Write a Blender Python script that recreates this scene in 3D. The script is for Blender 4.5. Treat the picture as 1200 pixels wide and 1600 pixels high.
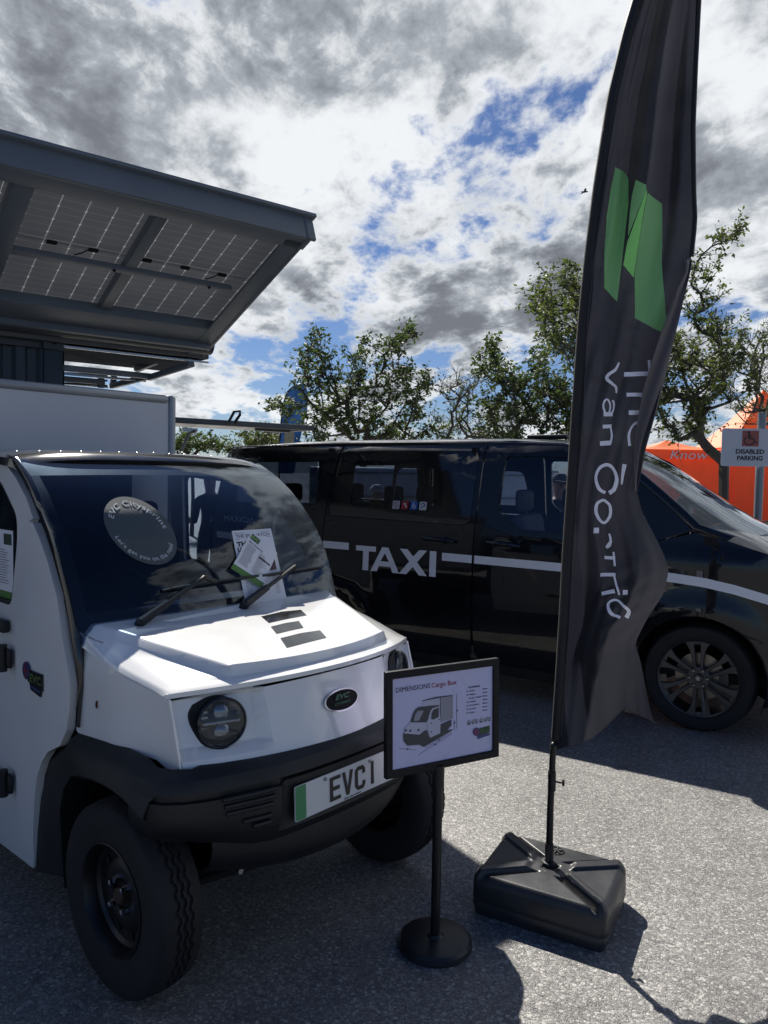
import bpy, bmesh, math, random
from mathutils import Vector, Matrix, noise
from mathutils.bvhtree import BVHTree
from math import radians as rad, sin, cos, pi
SC = bpy.context.scene
for o in list(bpy.data.objects): bpy.data.objects.remove(o)
COL = SC.collection
rng = random.Random(7)

# ------------------------------------------------------------------ camera
FPX, HC = 1180.0, 1.65
PIT, ROL = rad(-2.9), rad(1.0)
fw = Vector((0, cos(PIT), sin(PIT))); rt = Vector((1, 0, 0)); up = rt.cross(fw)
R_ = rt * cos(ROL) + up * sin(ROL); U_ = -rt * sin(ROL) + up * cos(ROL)
EYE = Vector((0, 0, HC))
cd = bpy.data.cameras.new('camera'); cam = bpy.data.objects.new('camera', cd); COL.objects.link(cam)
cam.matrix_world = Matrix(((R_.x, U_.x, -fw.x, 0), (R_.y, U_.y, -fw.y, 0), (R_.z, U_.z, -fw.z, HC), (0, 0, 0, 1)))
cd.sensor_fit = 'VERTICAL'; cd.sensor_height = 24.0; cd.lens = FPX / 1600 * 24
cd.clip_start = 0.05; cd.clip_end = 5000
SC.camera = cam
SC.render.resolution_x, SC.render.resolution_y = 768, 1024

# ------------------------------------------------------------------ sun, sky, exposure
SUN_AZ, SUN_EL = -21.0, 45.8         # azimuth from +Y towards +X, degrees
SC.view_settings.view_transform = 'Standard'; SC.view_settings.look = 'None'
SC.view_settings.gamma = 1.0; SC.view_settings.exposure = 0.60
sd = bpy.data.lights.new('sun', 'SUN'); so = bpy.data.objects.new('sun', sd); COL.objects.link(so)
sd.energy = 5.0; sd.angle = rad(0.53); sd.color = (1.0, 0.95, 0.87)
sdir = Vector((sin(rad(SUN_AZ)) * cos(rad(SUN_EL)), cos(rad(SUN_AZ)) * cos(rad(SUN_EL)), sin(rad(SUN_EL))))
so.rotation_euler = sdir.to_track_quat('Z', 'Y').to_euler(); so.location = (0, 0, 20)

W = bpy.data.worlds.new('World'); SC.world = W; W.use_nodes = True
nt = W.node_tree; N = nt.nodes; L = nt.links; N.clear()
def nn(t, **k):
    n = N.new(t)
    for a, b in k.items(): setattr(n, a, b)
    return n
def mth(op, a, b=None, c=None, clamp=False):
    n = nn('ShaderNodeMath', operation=op); n.use_clamp = clamp
    for i, v in enumerate((a, b, c)):
        if v is None: continue
        if isinstance(v, (int, float)): n.inputs[i].default_value = v
        else: L.new(v, n.inputs[i])
    return n.outputs[0]
wo = nn('ShaderNodeOutputWorld'); bg = nn('ShaderNodeBackground'); L.new(bg.outputs[0], wo.inputs[0])
sky = nn('ShaderNodeTexSky', sky_type='NISHITA'); sky.sun_disc = False
sky.sun_elevation = rad(SUN_EL); sky.sun_rotation = rad(SUN_AZ); sky.air_density = 1.0; sky.dust_density = 0.3; sky.ozone_density = 2.0
tc = nn('ShaderNodeTexCoord'); sep = nn('ShaderNodeSeparateXYZ'); L.new(tc.outputs['Generated'], sep.inputs[0])
zz = mth('ADD', mth('MAXIMUM', sep.outputs[2], 0.0), 0.22)
px_ = mth('DIVIDE', sep.outputs[0], zz); py_ = mth('DIVIDE', sep.outputs[1], zz)
cmb = nn('ShaderNodeCombineXYZ'); L.new(px_, cmb.inputs[0]); L.new(py_, cmb.inputs[1])
mp = nn('ShaderNodeMapping'); mp.inputs['Rotation'].default_value = (0, 0, rad(35)); mp.inputs['Scale'].default_value = (1.0, 0.72, 1)
mp.inputs['Location'].default_value = (3.1, 1.7, 0); L.new(cmb.outputs[0], mp.inputs[0])
def nz(scale, det, ro, dist, loc=(0, 0, 0)):
    m2 = nn('ShaderNodeMapping'); m2.inputs['Location'].default_value = loc; L.new(mp.outputs[0], m2.inputs[0])
    n = nn('ShaderNodeTexNoise'); n.inputs['Scale'].default_value = scale; n.inputs['Detail'].default_value = det
    n.inputs['Roughness'].default_value = ro; n.inputs['Distortion'].default_value = dist; L.new(m2.outputs[0], n.inputs['Vector'])
    return n.outputs['Fac']
n1 = nz(1.75, 12, 0.56, 0.12); n2 = nz(6.5, 12, 0.64, 0.15, (5, 2, 0)); n3 = nz(1.6, 5, 0.5, 0.1, (9, 4, 0))
dens = mth('ADD', mth('MULTIPLY', n1, 0.68), mth('MULTIPLY', n2, 0.32))
# more cloud high up, less near the horizon
dens = mth('ADD', dens, mth('MULTIPLY', mth('SUBTRACT', mth('MINIMUM', sep.outputs[2], 0.55), 0.24), 0.22))
# fewer clouds on the side away from the sun
dens = mth('ADD', dens, mth('MULTIPLY', mth('MINIMUM', sep.outputs[1], 0.0), 0.34))
SKYK = 0.73
def mrange(v, a, b, c=0.0, d=1.0):
    n = nn('ShaderNodeMapRange', interpolation_type='SMOOTHSTEP'); L.new(v, n.inputs[0])
    for i, x in enumerate((a, b, c, d)): n.inputs[i + 1].default_value = x
    return n.outputs[0]
# the sun stands in a clear gap above the frame
vd = nn('ShaderNodeVectorMath', operation='DOT_PRODUCT'); L.new(tc.outputs['Generated'], vd.inputs[0]); vd.inputs[1].default_value = tuple(sdir)
dens = mth('SUBTRACT', dens, mth('MULTIPLY', mrange(vd.outputs['Value'], cos(rad(19)), cos(rad(7))), 0.16))
# and the cloud thins out overhead
dens = mth('SUBTRACT', dens, mth('MULTIPLY', mrange(sep.outputs[2], 0.62, 0.76), 0.20))
cov = mrange(dens, 0.428, 0.492)
shade = mth('ADD', mth('MULTIPLY', n3, 0.62), mth('MULTIPLY', n2, 0.38))
edge = mrange(dens, 0.47, 0.56)
thick = mth('MULTIPLY', mrange(shade, 0.42, 0.60), mth('ADD', mth('MULTIPLY', edge, 0.75), 0.25))
ramp = nn('ShaderNodeValToRGB'); L.new(thick, ramp.inputs[0])
cr = ramp.color_ramp; cr.elements[0].position = 0.0; cr.elements[0].color = (0.80, 0.825, 0.85, 1)
cr.elements[1].position = 1.0; cr.elements[1].color = (0.165, 0.18, 0.21, 1)
e = cr.elements.new(0.45); e.color = (0.38, 0.41, 0.45, 1)
skm = nn('ShaderNodeMix', data_type='RGBA', blend_type='MULTIPLY'); skm.inputs[0].default_value = 1.0
L.new(sky.outputs[0], skm.inputs[6]); skm.inputs[7].default_value = (0.038, 0.047, 0.066, 1)
mx = nn('ShaderNodeMix', data_type='RGBA'); L.new(cov, mx.inputs[0]); L.new(skm.outputs[2], mx.inputs[6]); L.new(ramp.outputs[0], mx.inputs[7])
L.new(mx.outputs[2], bg.inputs[0]); bg.inputs[1].default_value = SKYK

# ------------------------------------------------------------------ materials
MATS = {}
def mat(name, col, rough=0.5, metal=0.0, coat=0.0, var=0.06, vs=6.0, bump=0.0, bs=60.0, spec=0.5, sss=None, rvar=0.08):
    if name in MATS: return MATS[name]
    m = bpy.data.materials.new(name); m.use_nodes = True; t = m.node_tree; b = t.nodes['Principled BSDF']
    b.inputs['Roughness'].default_value = rough; b.inputs['Metallic'].default_value = metal
    b.inputs['Coat Weight'].default_value = coat; b.inputs['Coat Roughness'].default_value = 0.03
    b.inputs['Specular IOR Level'].default_value = spec
    c = t.nodes.new('ShaderNodeTexCoord'); n = t.nodes.new('ShaderNodeTexNoise'); n.inputs['Scale'].default_value = vs; n.inputs['Detail'].default_value = 6
    t.links.new(c.outputs['Object'], n.inputs['Vector'])
    mr = t.nodes.new('ShaderNodeMapRange'); mr.inputs[1].default_value = .3; mr.inputs[2].default_value = .7; mr.inputs[3].default_value = 1 - var; mr.inputs[4].default_value = 1 + var
    t.links.new(n.outputs['Fac'], mr.inputs[0])
    vm = t.nodes.new('ShaderNodeVectorMath'); vm.operation = 'SCALE'; vm.inputs[0].default_value = col[:3]; t.links.new(mr.outputs[0], vm.inputs['Scale'])
    t.links.new(vm.outputs[0], b.inputs['Base Color'])
    mr2 = t.nodes.new('ShaderNodeMapRange'); mr2.inputs[1].default_value = .3; mr2.inputs[2].default_value = .7
    mr2.inputs[3].default_value = max(0.02, rough - rvar * rough * 2); mr2.inputs[4].default_value = rough + rvar * rough * 2
    t.links.new(n.outputs['Fac'], mr2.inputs[0]); t.links.new(mr2.outputs[0], b.inputs['Roughness'])
    if bump:
        n2 = t.nodes.new('ShaderNodeTexNoise'); n2.inputs['Scale'].default_value = bs; n2.inputs['Detail'].default_value = 4
        t.links.new(c.outputs['Object'], n2.inputs['Vector'])
        bp = t.nodes.new('ShaderNodeBump'); bp.inputs['Strength'].default_value = bump; bp.inputs['Distance'].default_value = 0.004
        t.links.new(n2.outputs['Fac'], bp.inputs['Height']); t.links.new(bp.outputs[0], b.inputs['Normal'])
    MATS[name] = m; return m
def glassmat(name, tint, rough=0.0, spec=1.0):
    if name in MATS: return MATS[name]
    m = bpy.data.materials.new(name); m.use_nodes = True; t = m.node_tree; t.nodes.clear()
    o = t.nodes.new('ShaderNodeOutputMaterial'); tr = t.nodes.new('ShaderNodeBsdfTransparent'); tr.inputs[0].default_value = (*tint, 1)
    g = t.nodes.new('ShaderNodeBsdfGlossy'); g.inputs['Roughness'].default_value = rough; g.inputs[0].default_value = (.9, .95, 1, 1)
    f = t.nodes.new('ShaderNodeFresnel'); gg = t.nodes.new('ShaderNodeNewGeometry'); ir = t.nodes.new('ShaderNodeMapRange'); ir.inputs[3].default_value = 1.45; ir.inputs[4].default_value = 1 / 1.45
    t.links.new(gg.outputs['Backfacing'], ir.inputs[0]); t.links.new(ir.outputs[0], f.inputs[0])
    mm = t.nodes.new('ShaderNodeMath'); mm.operation = 'MULTIPLY'; mm.inputs[1].default_value = spec; t.links.new(f.outputs[0], mm.inputs[0])
    x = t.nodes.new('ShaderNodeMixShader'); t.links.new(mm.outputs[0], x.inputs[0]); t.links.new(tr.outputs[0], x.inputs[1]); t.links.new(g.outputs[0], x.inputs[2])
    t.links.new(x.outputs[0], o.inputs[0]); MATS[name] = m; return m
def fabric(name, col, trans, holes=0.0, bs=500):
    if name in MATS: return MATS[name]
    m = bpy.data.materials.new(name); m.use_nodes = True; t = m.node_tree; t.nodes.clear()
    o = t.nodes.new('ShaderNodeOutputMaterial'); b = t.nodes.new('ShaderNodeBsdfPrincipled'); b.inputs['Base Color'].default_value = (*col, 1); b.inputs['Roughness'].default_value = .62
    b.inputs['Sheen Weight'].default_value = .08; b.inputs['Sheen Roughness'].default_value = .4
    tl = t.nodes.new('ShaderNodeBsdfTranslucent'); tl.inputs[0].default_value = (*trans, 1)
    a = t.nodes.new('ShaderNodeAddShader'); t.links.new(b.outputs[0], a.inputs[0]); t.links.new(tl.outputs[0], a.inputs[1])
    c = t.nodes.new('ShaderNodeTexCoord'); n = t.nodes.new('ShaderNodeTexNoise'); n.inputs['Scale'].default_value = bs; t.links.new(c.outputs['Object'], n.inputs['Vector'])
    bp = t.nodes.new('ShaderNodeBump'); bp.inputs['Strength'].default_value = .25; bp.inputs['Distance'].default_value = .001
    t.links.new(n.outputs['Fac'], bp.inputs['Height']); t.links.new(bp.outputs[0], b.inputs['Normal'])
    if holes:
        tp = t.nodes.new('ShaderNodeBsdfTransparent'); x = t.nodes.new('ShaderNodeMixShader'); x.inputs[0].default_value = holes
        t.links.new(a.outputs[0], x.inputs[1]); t.links.new(tp.outputs[0], x.inputs[2]); t.links.new(x.outputs[0], o.inputs[0])
    else: t.links.new(a.outputs[0], o.inputs[0])
    MATS[name] = m; return m

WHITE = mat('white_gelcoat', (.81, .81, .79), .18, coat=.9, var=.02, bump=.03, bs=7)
BPLAS = mat('black_plastic', (.0065, .008, .010), .5, bump=.35, bs=420, var=.12)
BTRIM = mat('black_gloss_trim', (.010, .011, .013), .16, coat=.7)
RUBBER = mat('tyre_rubber', (.013, .013, .014), .78, bump=.3, bs=140, var=.15)
DARKM = mat('black_steel', (.007, .007, .008), .42, metal=.0)
CHROME = mat('chrome', (.75, .75, .76), .12, metal=1)
TAXIP = mat('black_car_paint', (.0030, .0036, .0065), .25, coat=.9, var=.03, spec=.15)
TAXIG = mat('privacy_glass', (.004, .0045, .006), .06, coat=.6)
WGLASS = glassmat('windscreen_glass', (.62, .67, .72), spec=1.0)
TGLASS = glassmat('tinted_glass', (.76, .79, .83), spec=1.0)
PGLASS = glassmat('privacy_window', (.42, .45, .50))
CLGLASS = glassmat('clear_glass', (.85, .88, .9))
INT = mat('interior_black', (.012, .012, .014), .75, spec=.25)
GREYI = mat('interior_grey', (.10, .11, .12), .6)
SILVER = mat('silver_vinyl', (.84, .85, .90), .35, var=.02)
PAPER = mat('paper', (.78, .79, .82), .7, var=.03)
INK = mat('ink', (.03, .03, .04), .7)
GREYINK = mat('grey_ink', (.25, .25, .28), .7)

# ------------------------------------------------------------------ helpers
MW = {}
def setp(o, label=None, cat=None, group=None, kind=None):
    if label: o['label'] = label
    if cat: o['category'] = cat
    if group: o['group'] = group
    if kind: o['kind'] = kind
def empty(name, loc, rz, label, cat, group=None):
    o = bpy.data.objects.new(name, None); COL.objects.link(o); o.location = loc; o.rotation_euler = (0, 0, rz)
    o.empty_display_size = .2; setp(o, label, cat, group)
    MW[o.name] = Matrix.Translation(Vector(loc)) @ Matrix.Rotation(rz, 4, 'Z'); return o
def finish(name, bm, m, parent=None, smooth=True, ang=32, mats=None, split=False):
    if split:
        bm.verts.ensure_lookup_table(); seen = set(); last = None
        for v0 in bm.verts:
            if v0 in seen: continue
            isl = [v0]; seen.add(v0)
            for v in isl:
                for e in v.link_edges:
                    w = e.other_vert(v)
                    if w not in seen: seen.add(w); isl.append(w)
            b2 = bmesh.new(); mpv = {v: b2.verts.new(v.co) for v in isl}
            for f in {f for v in isl for f in v.link_faces}: b2.faces.new([mpv[v] for v in f.verts])
            last = finish(name, b2, m, parent, smooth, ang, mats)
        bm.free(); return last
    bmesh.ops.recalc_face_normals(bm, faces=bm.faces)
    a = rad(ang)
    for e in bm.edges:
        if len(e.link_faces) == 2 and e.calc_face_angle(0) > a: e.smooth = False
    for f in bm.faces: f.smooth = smooth
    me = bpy.data.meshes.new(name); bm.to_mesh(me); bm.free()
    for x in (mats or [m]): me.materials.append(x)
    o = bpy.data.objects.new(name, me); COL.objects.link(o)
    if parent: o.parent = parent; MW[o.name] = MW.get(parent.name, Matrix())
    return o
def box(bm, c, s, rz=0, bev=0.0, M=None):
    r = bmesh.ops.create_cube(bm, size=1); vs = r['verts']
    bmesh.ops.scale(bm, vec=s, verts=vs)
    if bev:
        es = list({e for v in vs for e in v.link_edges})
        q = bmesh.ops.bevel(bm, geom=es, offset=min(bev, min(s) * .45), segments=2, affect='EDGES', profile=.5)
        vs = list({v for f in q['faces'] for v in f.verts} | {v for v in vs if v.is_valid})
    if M is None: M = Matrix.Translation(Vector(c)) @ Matrix.Rotation(rz, 4, 'Z')
    bmesh.ops.transform(bm, matrix=M, verts=vs); return vs
def tube(bm, pts, r, n=10, caps=True):
    pts = [Vector(p) for p in pts]; rs = r if isinstance(r, (list, tuple)) else [r] * len(pts)
    rings = []; pu = None
    for i, p in enumerate(pts):
        d = (pts[min(i + 1, len(pts) - 1)] - pts[max(i - 1, 0)]).normalized()
        if pu is None: pu = d.orthogonal().normalized()
        u = (pu - d * pu.dot(d)).normalized(); v = d.cross(u); pu = u
        rings.append([bm.verts.new(p + (u * cos(2 * pi * k / n) + v * sin(2 * pi * k / n)) * rs[i]) for k in range(n)])
    for a, b in zip(rings, rings[1:]):
        for k in range(n): bm.faces.new((a[k], a[(k + 1) % n], b[(k + 1) % n], b[k]))
    if caps:
        bm.faces.new(rings[0][::-1]); bm.faces.new(rings[-1])
def lathe(bm, prof, c, axis='Z', n=48, close=False, caps=True):
    """prof: list of (r, h) ; revolve round axis through c"""
    c = Vector(c); rings = []
    for r, h in prof:
        ring = []
        for k in range(n):
            a = 2 * pi * k / n
            p = {'Z': (r * cos(a), r * sin(a), h), 'Y': (r * cos(a), h, r * sin(a)), 'X': (h, r * cos(a), r * sin(a))}[axis]
            ring.append(bm.verts.new(c + Vector(p)))
        rings.append(ring)
    prs = list(zip(rings, rings[1:])) + ([(rings[-1], rings[0])] if close else [])
    for a, b in prs:
        for k in range(n): bm.faces.new((a[k], a[(k + 1) % n], b[(k + 1) % n], b[k]))
    if not close:
        if not caps: return
        if prof[0][0] > 1e-6: bm.faces.new(rings[0][::-1])
        if prof[-1][0] > 1e-6: bm.faces.new(rings[-1])
        bmesh.ops.remove_doubles(bm, verts=rings[0] + rings[-1], dist=1e-6)
def thicken(bm, th, toward=None):
    """give an open sheet a thickness against its normals; toward: outward reference function of the median"""
    bmesh.ops.recalc_face_normals(bm, faces=bm.faces); bm.normal_update()
    if toward is not None:
        s = sum(f.normal.dot(Vector(toward(f.calc_center_median()) if callable(toward) else toward)) * f.calc_area() for f in bm.faces)
        if s < 0: bmesh.ops.reverse_faces(bm, faces=bm.faces); bm.normal_update()
    if th <= 0: return
    top = list(bm.verts); fs = list(bm.faces); be = [e for e in bm.edges if e.is_boundary]
    mp_ = {v: bm.verts.new(v.co - v.normal * th) for v in top}
    for f in fs: bm.faces.new([mp_[v] for v in reversed(f.verts)])
    for e in be:
        a, b = e.verts
        try: bm.faces.new((a, b, mp_[b], mp_[a]))
        except ValueError: pass
def grid(name, rows, th, m, parent, toward=(0, 0, 1), ang=32, sub=0):
    bm = bmesh.new(); vs = [[bm.verts.new(p) for p in r] for r in rows]
    for a, b in zip(vs, vs[1:]):
        for k in range(len(a) - 1): bm.faces.new((a[k], a[k + 1], b[k + 1], b[k]))
    bmesh.ops.remove_doubles(bm, verts=bm.verts, dist=1e-5)
    thicken(bm, th, toward); return finish(name, bm, m, parent, ang=ang)
def rnd(poly, r, n=5):
    out = []; k = len(poly)
    for i in range(k):
        p = Vector(poly[i]); a = Vector(poly[i - 1]) - p; b = Vector(poly[(i + 1) % k]) - p
        rr = r[i] if isinstance(r, (list, tuple)) else r
        d = min(rr, a.length * .45, b.length * .45)
        if d < 1e-5: out.append(tuple(p)); continue
        s, e_ = p + a.normalized() * d, p + b.normalized() * d
        for j in range(n + 1):
            t = j / n; out.append(tuple((1 - t) ** 2 * s + 2 * t * (1 - t) * p + t * t * e_))
    return out
def flat2d(outline, holes=(), cu=(), cv=(), lines=()):
    bm = bmesh.new()
    for loop in [outline] + list(holes):
        vs = [bm.verts.new((p[0], p[1], 0)) for p in loop]
        for i in range(len(vs)): bm.edges.new((vs[i], vs[(i + 1) % len(vs)]))
    bmesh.ops.triangle_fill(bm, use_beauty=True, edges=list(bm.edges), normal=(0, 0, 1))
    def cut(co, no):
        bmesh.ops.bisect_plane(bm, geom=list(bm.verts) + list(bm.edges) + list(bm.faces), dist=1e-5, plane_co=co, plane_no=no)
    for u in cu: cut((u, 0, 0), (1, 0, 0))
    for v in cv: cut((0, v, 0), (0, 1, 0))
    for (a, b) in lines:
        d = Vector((b[0] - a[0], b[1] - a[1], 0)); cut((a[0], a[1], 0), (-d.y, d.x, 0))
    return bm
def frange(a, b, s):
    n = max(1, int(round((b - a) / s))); return [a + (b - a) * i / n for i in range(1, n)]
def sheet(name, outline, mapf, m, parent, holes=(), step=.06, th=.006, toward=(0, -1, 0), lines=(), ang=32, smooth=True):
    us = [p[0] for p in outline]; vs = [p[1] for p in outline]
    su, sv = step if isinstance(step, tuple) else (step, step)
    bm = flat2d(outline, holes, frange(min(us), max(us), su), frange(min(vs), max(vs), sv), lines)
    for v in bm.verts: v.co = mapf(v.co.x, v.co.y)
    thicken(bm, th, toward); return finish(name, bm, m, parent, ang=ang, smooth=smooth)
def ell(cx, cy, rx, ry, n=32, a0=0): return [(cx + rx * cos(a0 + 2 * pi * i / n), cy + ry * sin(a0 + 2 * pi * i / n)) for i in range(n)]
def itp(pts, x):
    if x <= pts[0][0]: return pts[0][1]
    for (a, b), (c, d) in zip(pts, pts[1:]):
        if x <= c: return b + (d - b) * (x - a) / (c - a)
    return pts[-1][1]
def sst(t): t = max(0, min(1, t)); return t * t * (3 - 2 * t)
def catmull(pts, n=6):
    P = [Vector(p) for p in pts]; out = []
    for i in range(len(P) - 1):
        p0 = P[max(i - 1, 0)]; p1 = P[i]; p2 = P[i + 1]; p3 = P[min(i + 2, len(P) - 1)]
        for j in range(n):
            t = j / n; out.append(.5 * ((2 * p1) + (p2 - p0) * t + (2 * p0 - 5 * p1 + 4 * p2 - p3) * t * t + (3 * p1 - p0 - 3 * p2 + p3) * t ** 3))
    out.append(P[-1]); return out
def ray(px, py): return fw + R_ * ((px - 600) / FPX) + U_ * ((800 - py) / FPX)
def atY(px, py, Y): d = ray(px, py); return EYE + d * (Y / d.y)
def onplane(px, py, p0, n): d = ray(px, py); return EYE + d * ((Vector(p0) - EYE).dot(n) / d.dot(n))
def bvh_of(objs):
    vs, fs = [], []
    for o in (objs if isinstance(objs, list) else [objs]):
        k = len(vs); vs += [v.co.copy() for v in o.data.vertices]; fs += [[i + k for i in p.vertices] for p in o.data.polygons]
    return BVHTree.FromPolygons(vs, fs)
def onsurf(root, bv, off):
    """a marking laid on the real surface: mapping from photo px to the parent's local space"""
    Mi = MW[root.name].inverted() if root else Matrix(); Mr = Mi.to_3x3(); eye = Mi @ EYE
    last = [None]
    def f(px, py):
        d = (Mr @ ray(px, py)).normalized(); h, n, i, t = bv.ray_cast(eye, d)
        if h is None:
            h = eye + d * (last[0] or 3.0)
            return h - d * off
        last[0] = t
        if n.dot(d) > 0: n = -n
        return h + n * off
    return f
def textmesh(s, bold=0.0, shear=0.0, spacing=1.0):
    cu = bpy.data.curves.new('t', 'FONT'); cu.body = s; cu.size = 1; cu.offset = bold; cu.shear = shear; cu.space_character = spacing; cu.resolution_u = 3
    o = bpy.data.objects.new('t', cu); COL.objects.link(o); dg = bpy.context.evaluated_depsgraph_get(); dg.update()
    me = bpy.data.meshes.new_from_object(o.evaluated_get(dg)); bpy.data.objects.remove(o); bpy.data.curves.remove(cu)
    xs = [v.co.x for v in me.vertices] or [0, 1]
    bm = bmesh.new(); bm.from_mesh(me); bpy.data.meshes.remove(me); return bm, min(xs), max(xs)
def text(name, s, mapf, m, parent, bold=0.0, shear=0.0, th=.0008, toward=(0, -1, 0), width=None, height=1.0, spacing=1.0):
    """mapf(u, v): u 0..1 along the word, v 0..1 baseline to cap height"""
    bm, x0, x1 = textmesh(s, bold, shear, spacing)
    for v in bm.verts: v.co = mapf((v.co.x - x0) / (x1 - x0), v.co.y / .70)
    thicken(bm, th, toward); return finish(name, bm, m, parent, smooth=False)
def aff(o, r, u):
    """affine map: origin, right end, cap-top given as points in a 2-D space"""
    return lambda a, b: (o[0] + (r[0] - o[0]) * a + (u[0] - o[0]) * b, o[1] + (r[1] - o[1]) * a + (u[1] - o[1]) * b)
def stroke(pts, w):
    """2-D ribbon polygon along a path"""
    P = [Vector((p[0], p[1])) for p in pts]; ws = w if isinstance(w, (list, tuple)) else [w] * len(P); A, B = [], []
    for i, p in enumerate(P):
        d = (P[min(i + 1, len(P) - 1)] - P[max(i - 1, 0)]).normalized(); n = Vector((-d.y, d.x)) * ws[i] / 2
        A.append(tuple(p + n)); B.append(tuple(p - n))
    return A + B[::-1]
def copytree(o, parent=None):
    c = o.copy(); COL.objects.link(c); c.parent = parent
    for ch in list(o.children): copytree(ch, c)
    return c

# ------------------------------------------------------------------ ground
def ground():
    m = bpy.data.materials.new('gravel_asphalt'); m.use_nodes = True; t = m.node_tree; b = t.nodes['Principled BSDF']; nd = t.nodes; lk = t.links
    c = nd.new('ShaderNodeTexCoord')
    nj = nd.new('ShaderNodeTexNoise'); nj.inputs['Scale'].default_value = 60; lk.new(c.outputs['Object'], nj.inputs['Vector'])
    ad = nd.new('ShaderNodeVectorMath'); ad.operation = 'MULTIPLY_ADD'; ad.inputs[1].default_value = (.012, .012, 0); lk.new(nj.outputs['Color'], ad.inputs[0]); lk.new(c.outputs['Object'], ad.inputs[2])
    v1 = nd.new('ShaderNodeTexVoronoi'); v1.inputs['Scale'].default_value = 118; lk.new(ad.outputs[0], v1.inputs['Vector'])
    v2 = nd.new('ShaderNodeTexVoronoi'); v2.inputs['Scale'].default_value = 118; v2.feature = 'DISTANCE_TO_EDGE'; lk.new(ad.outputs[0], v2.inputs['Vector'])
    s = nd.new('ShaderNodeSeparateColor'); lk.new(v1.outputs['Color'], s.inputs[0])
    r = nd.new('ShaderNodeValToRGB'); lk.new(s.outputs[0], r.inputs[0])
    e = r.color_ramp.elements; e[0].position = 0; e[0].color = (.15, .149, .147, 1); e[1].position = 1; e[1].color = (.48, .465, .43, 1)
    for p_, q in ((.35, (.225, .220, .210, 1)), (.75, (.30, .293, .278, 1))): k = e.new(p_); k.color = q
    ed = nd.new('ShaderNodeMapRange'); lk.new(v2.outputs['Distance'], ed.inputs[0]); ed.inputs[1].default_value = 0; ed.inputs[2].default_value = .16; ed.inputs[3].default_value = .50; ed.inputs[4].default_value = 1
    n = nd.new('ShaderNodeTexNoise'); n.inputs['Scale'].default_value = 1.7; n.inputs['Distortion'].default_value = .6; n.inputs['Detail'].default_value = 7; n.inputs['Roughness'].default_value = .65; lk.new(c.outputs['Object'], n.inputs['Vector'])
    nr = nd.new('ShaderNodeMapRange'); lk.new(n.outputs['Fac'], nr.inputs[0]); nr.inputs[1].default_value = .3; nr.inputs[2].default_value = .7; nr.inputs[3].default_value = .72; nr.inputs[4].default_value = 1.18
    mu = nd.new('ShaderNodeMath'); mu.operation = 'MULTIPLY'; lk.new(ed.outputs[0], mu.inputs[0]); lk.new(nr.outputs[0], mu.inputs[1])
    ns = nd.new('ShaderNodeTexNoise'); ns.inputs['Scale'].default_value = 5.5; ns.inputs['Detail'].default_value = 5; ns.inputs['Distortion'].default_value = 1.2; lk.new(c.outputs['Object'], ns.inputs['Vector'])
    sr = nd.new('ShaderNodeMapRange'); lk.new(ns.outputs['Fac'], sr.inputs[0]); sr.inputs[1].default_value = .60; sr.inputs[2].default_value = .72; sr.inputs[3].default_value = 1.0; sr.inputs[4].default_value = .68
    m3 = nd.new('ShaderNodeMath'); m3.operation = 'MULTIPLY'; lk.new(mu.outputs[0], m3.inputs[0]); lk.new(sr.outputs[0], m3.inputs[1]); mu = m3
    vm = nd.new('ShaderNodeVectorMath'); vm.operation = 'SCALE'; lk.new(r.outputs[0], vm.inputs[0]); lk.new(mu.outputs[0], vm.inputs['Scale']); lk.new(vm.outputs[0], b.inputs['Base Color'])
    b.inputs['Roughness'].default_value = .50; b.inputs['Specular IOR Level'].default_value = .6
    v3 = nd.new('ShaderNodeTexVoronoi'); v3.inputs['Scale'].default_value = 46; lk.new(ad.outputs[0], v3.inputs['Vector']); s3 = nd.new('ShaderNodeSeparateColor'); lk.new(v3.outputs['Color'], s3.inputs[0])
    c1 = nd.new('ShaderNodeMath'); c1.operation = 'GREATER_THAN'; c1.inputs[1].default_value = .78; lk.new(s3.outputs[2], c1.inputs[0])
    c2 = nd.new('ShaderNodeMath'); c2.operation = 'LESS_THAN'; c2.inputs[1].default_value = .36; lk.new(v3.outputs['Distance'], c2.inputs[0])
    c3 = nd.new('ShaderNodeMath'); c3.operation = 'MULTIPLY'; lk.new(c1.outputs[0], c3.inputs[0]); lk.new(c2.outputs[0], c3.inputs[1])
    cm = nd.new('ShaderNodeMix'); cm.data_type = 'RGBA'; lk.new(c3.outputs[0], cm.inputs[0]); lk.new(vm.outputs[0], cm.inputs[6])
    cc = nd.new('ShaderNodeValToRGB'); lk.new(s3.outputs[0], cc.inputs[0]); cc.color_ramp.elements[0].color = (.16, .155, .15, 1); cc.color_ramp.elements[1].color = (.44, .425, .40, 1); lk.new(cc.outputs[0], cm.inputs[7]); lk.new(cm.outputs[2], b.inputs['Base Color'])
    # height: stones stand at different heights, with pits
    h = nd.new('ShaderNodeMath'); h.operation = 'MULTIPLY'; lk.new(s.outputs[1], h.inputs[0]); lk.new(ed.outputs[0], h.inputs[1])
    n5 = nd.new('ShaderNodeTexNoise'); n5.inputs['Scale'].default_value = 300; lk.new(c.outputs['Object'], n5.inputs['Vector'])
    h2 = nd.new('ShaderNodeMath'); h2.operation = 'MULTIPLY_ADD'; lk.new(n5.outputs['Fac'], h2.inputs[0]); h2.inputs[1].default_value = .35; h4 = nd.new('ShaderNodeMath'); h4.operation = 'MULTIPLY_ADD'; lk.new(c3.outputs[0], h4.inputs[0]); h4.inputs[1].default_value = .8; lk.new(h.outputs[0], h4.inputs[2]); lk.new(h4.outputs[0], h2.inputs[2])
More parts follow.
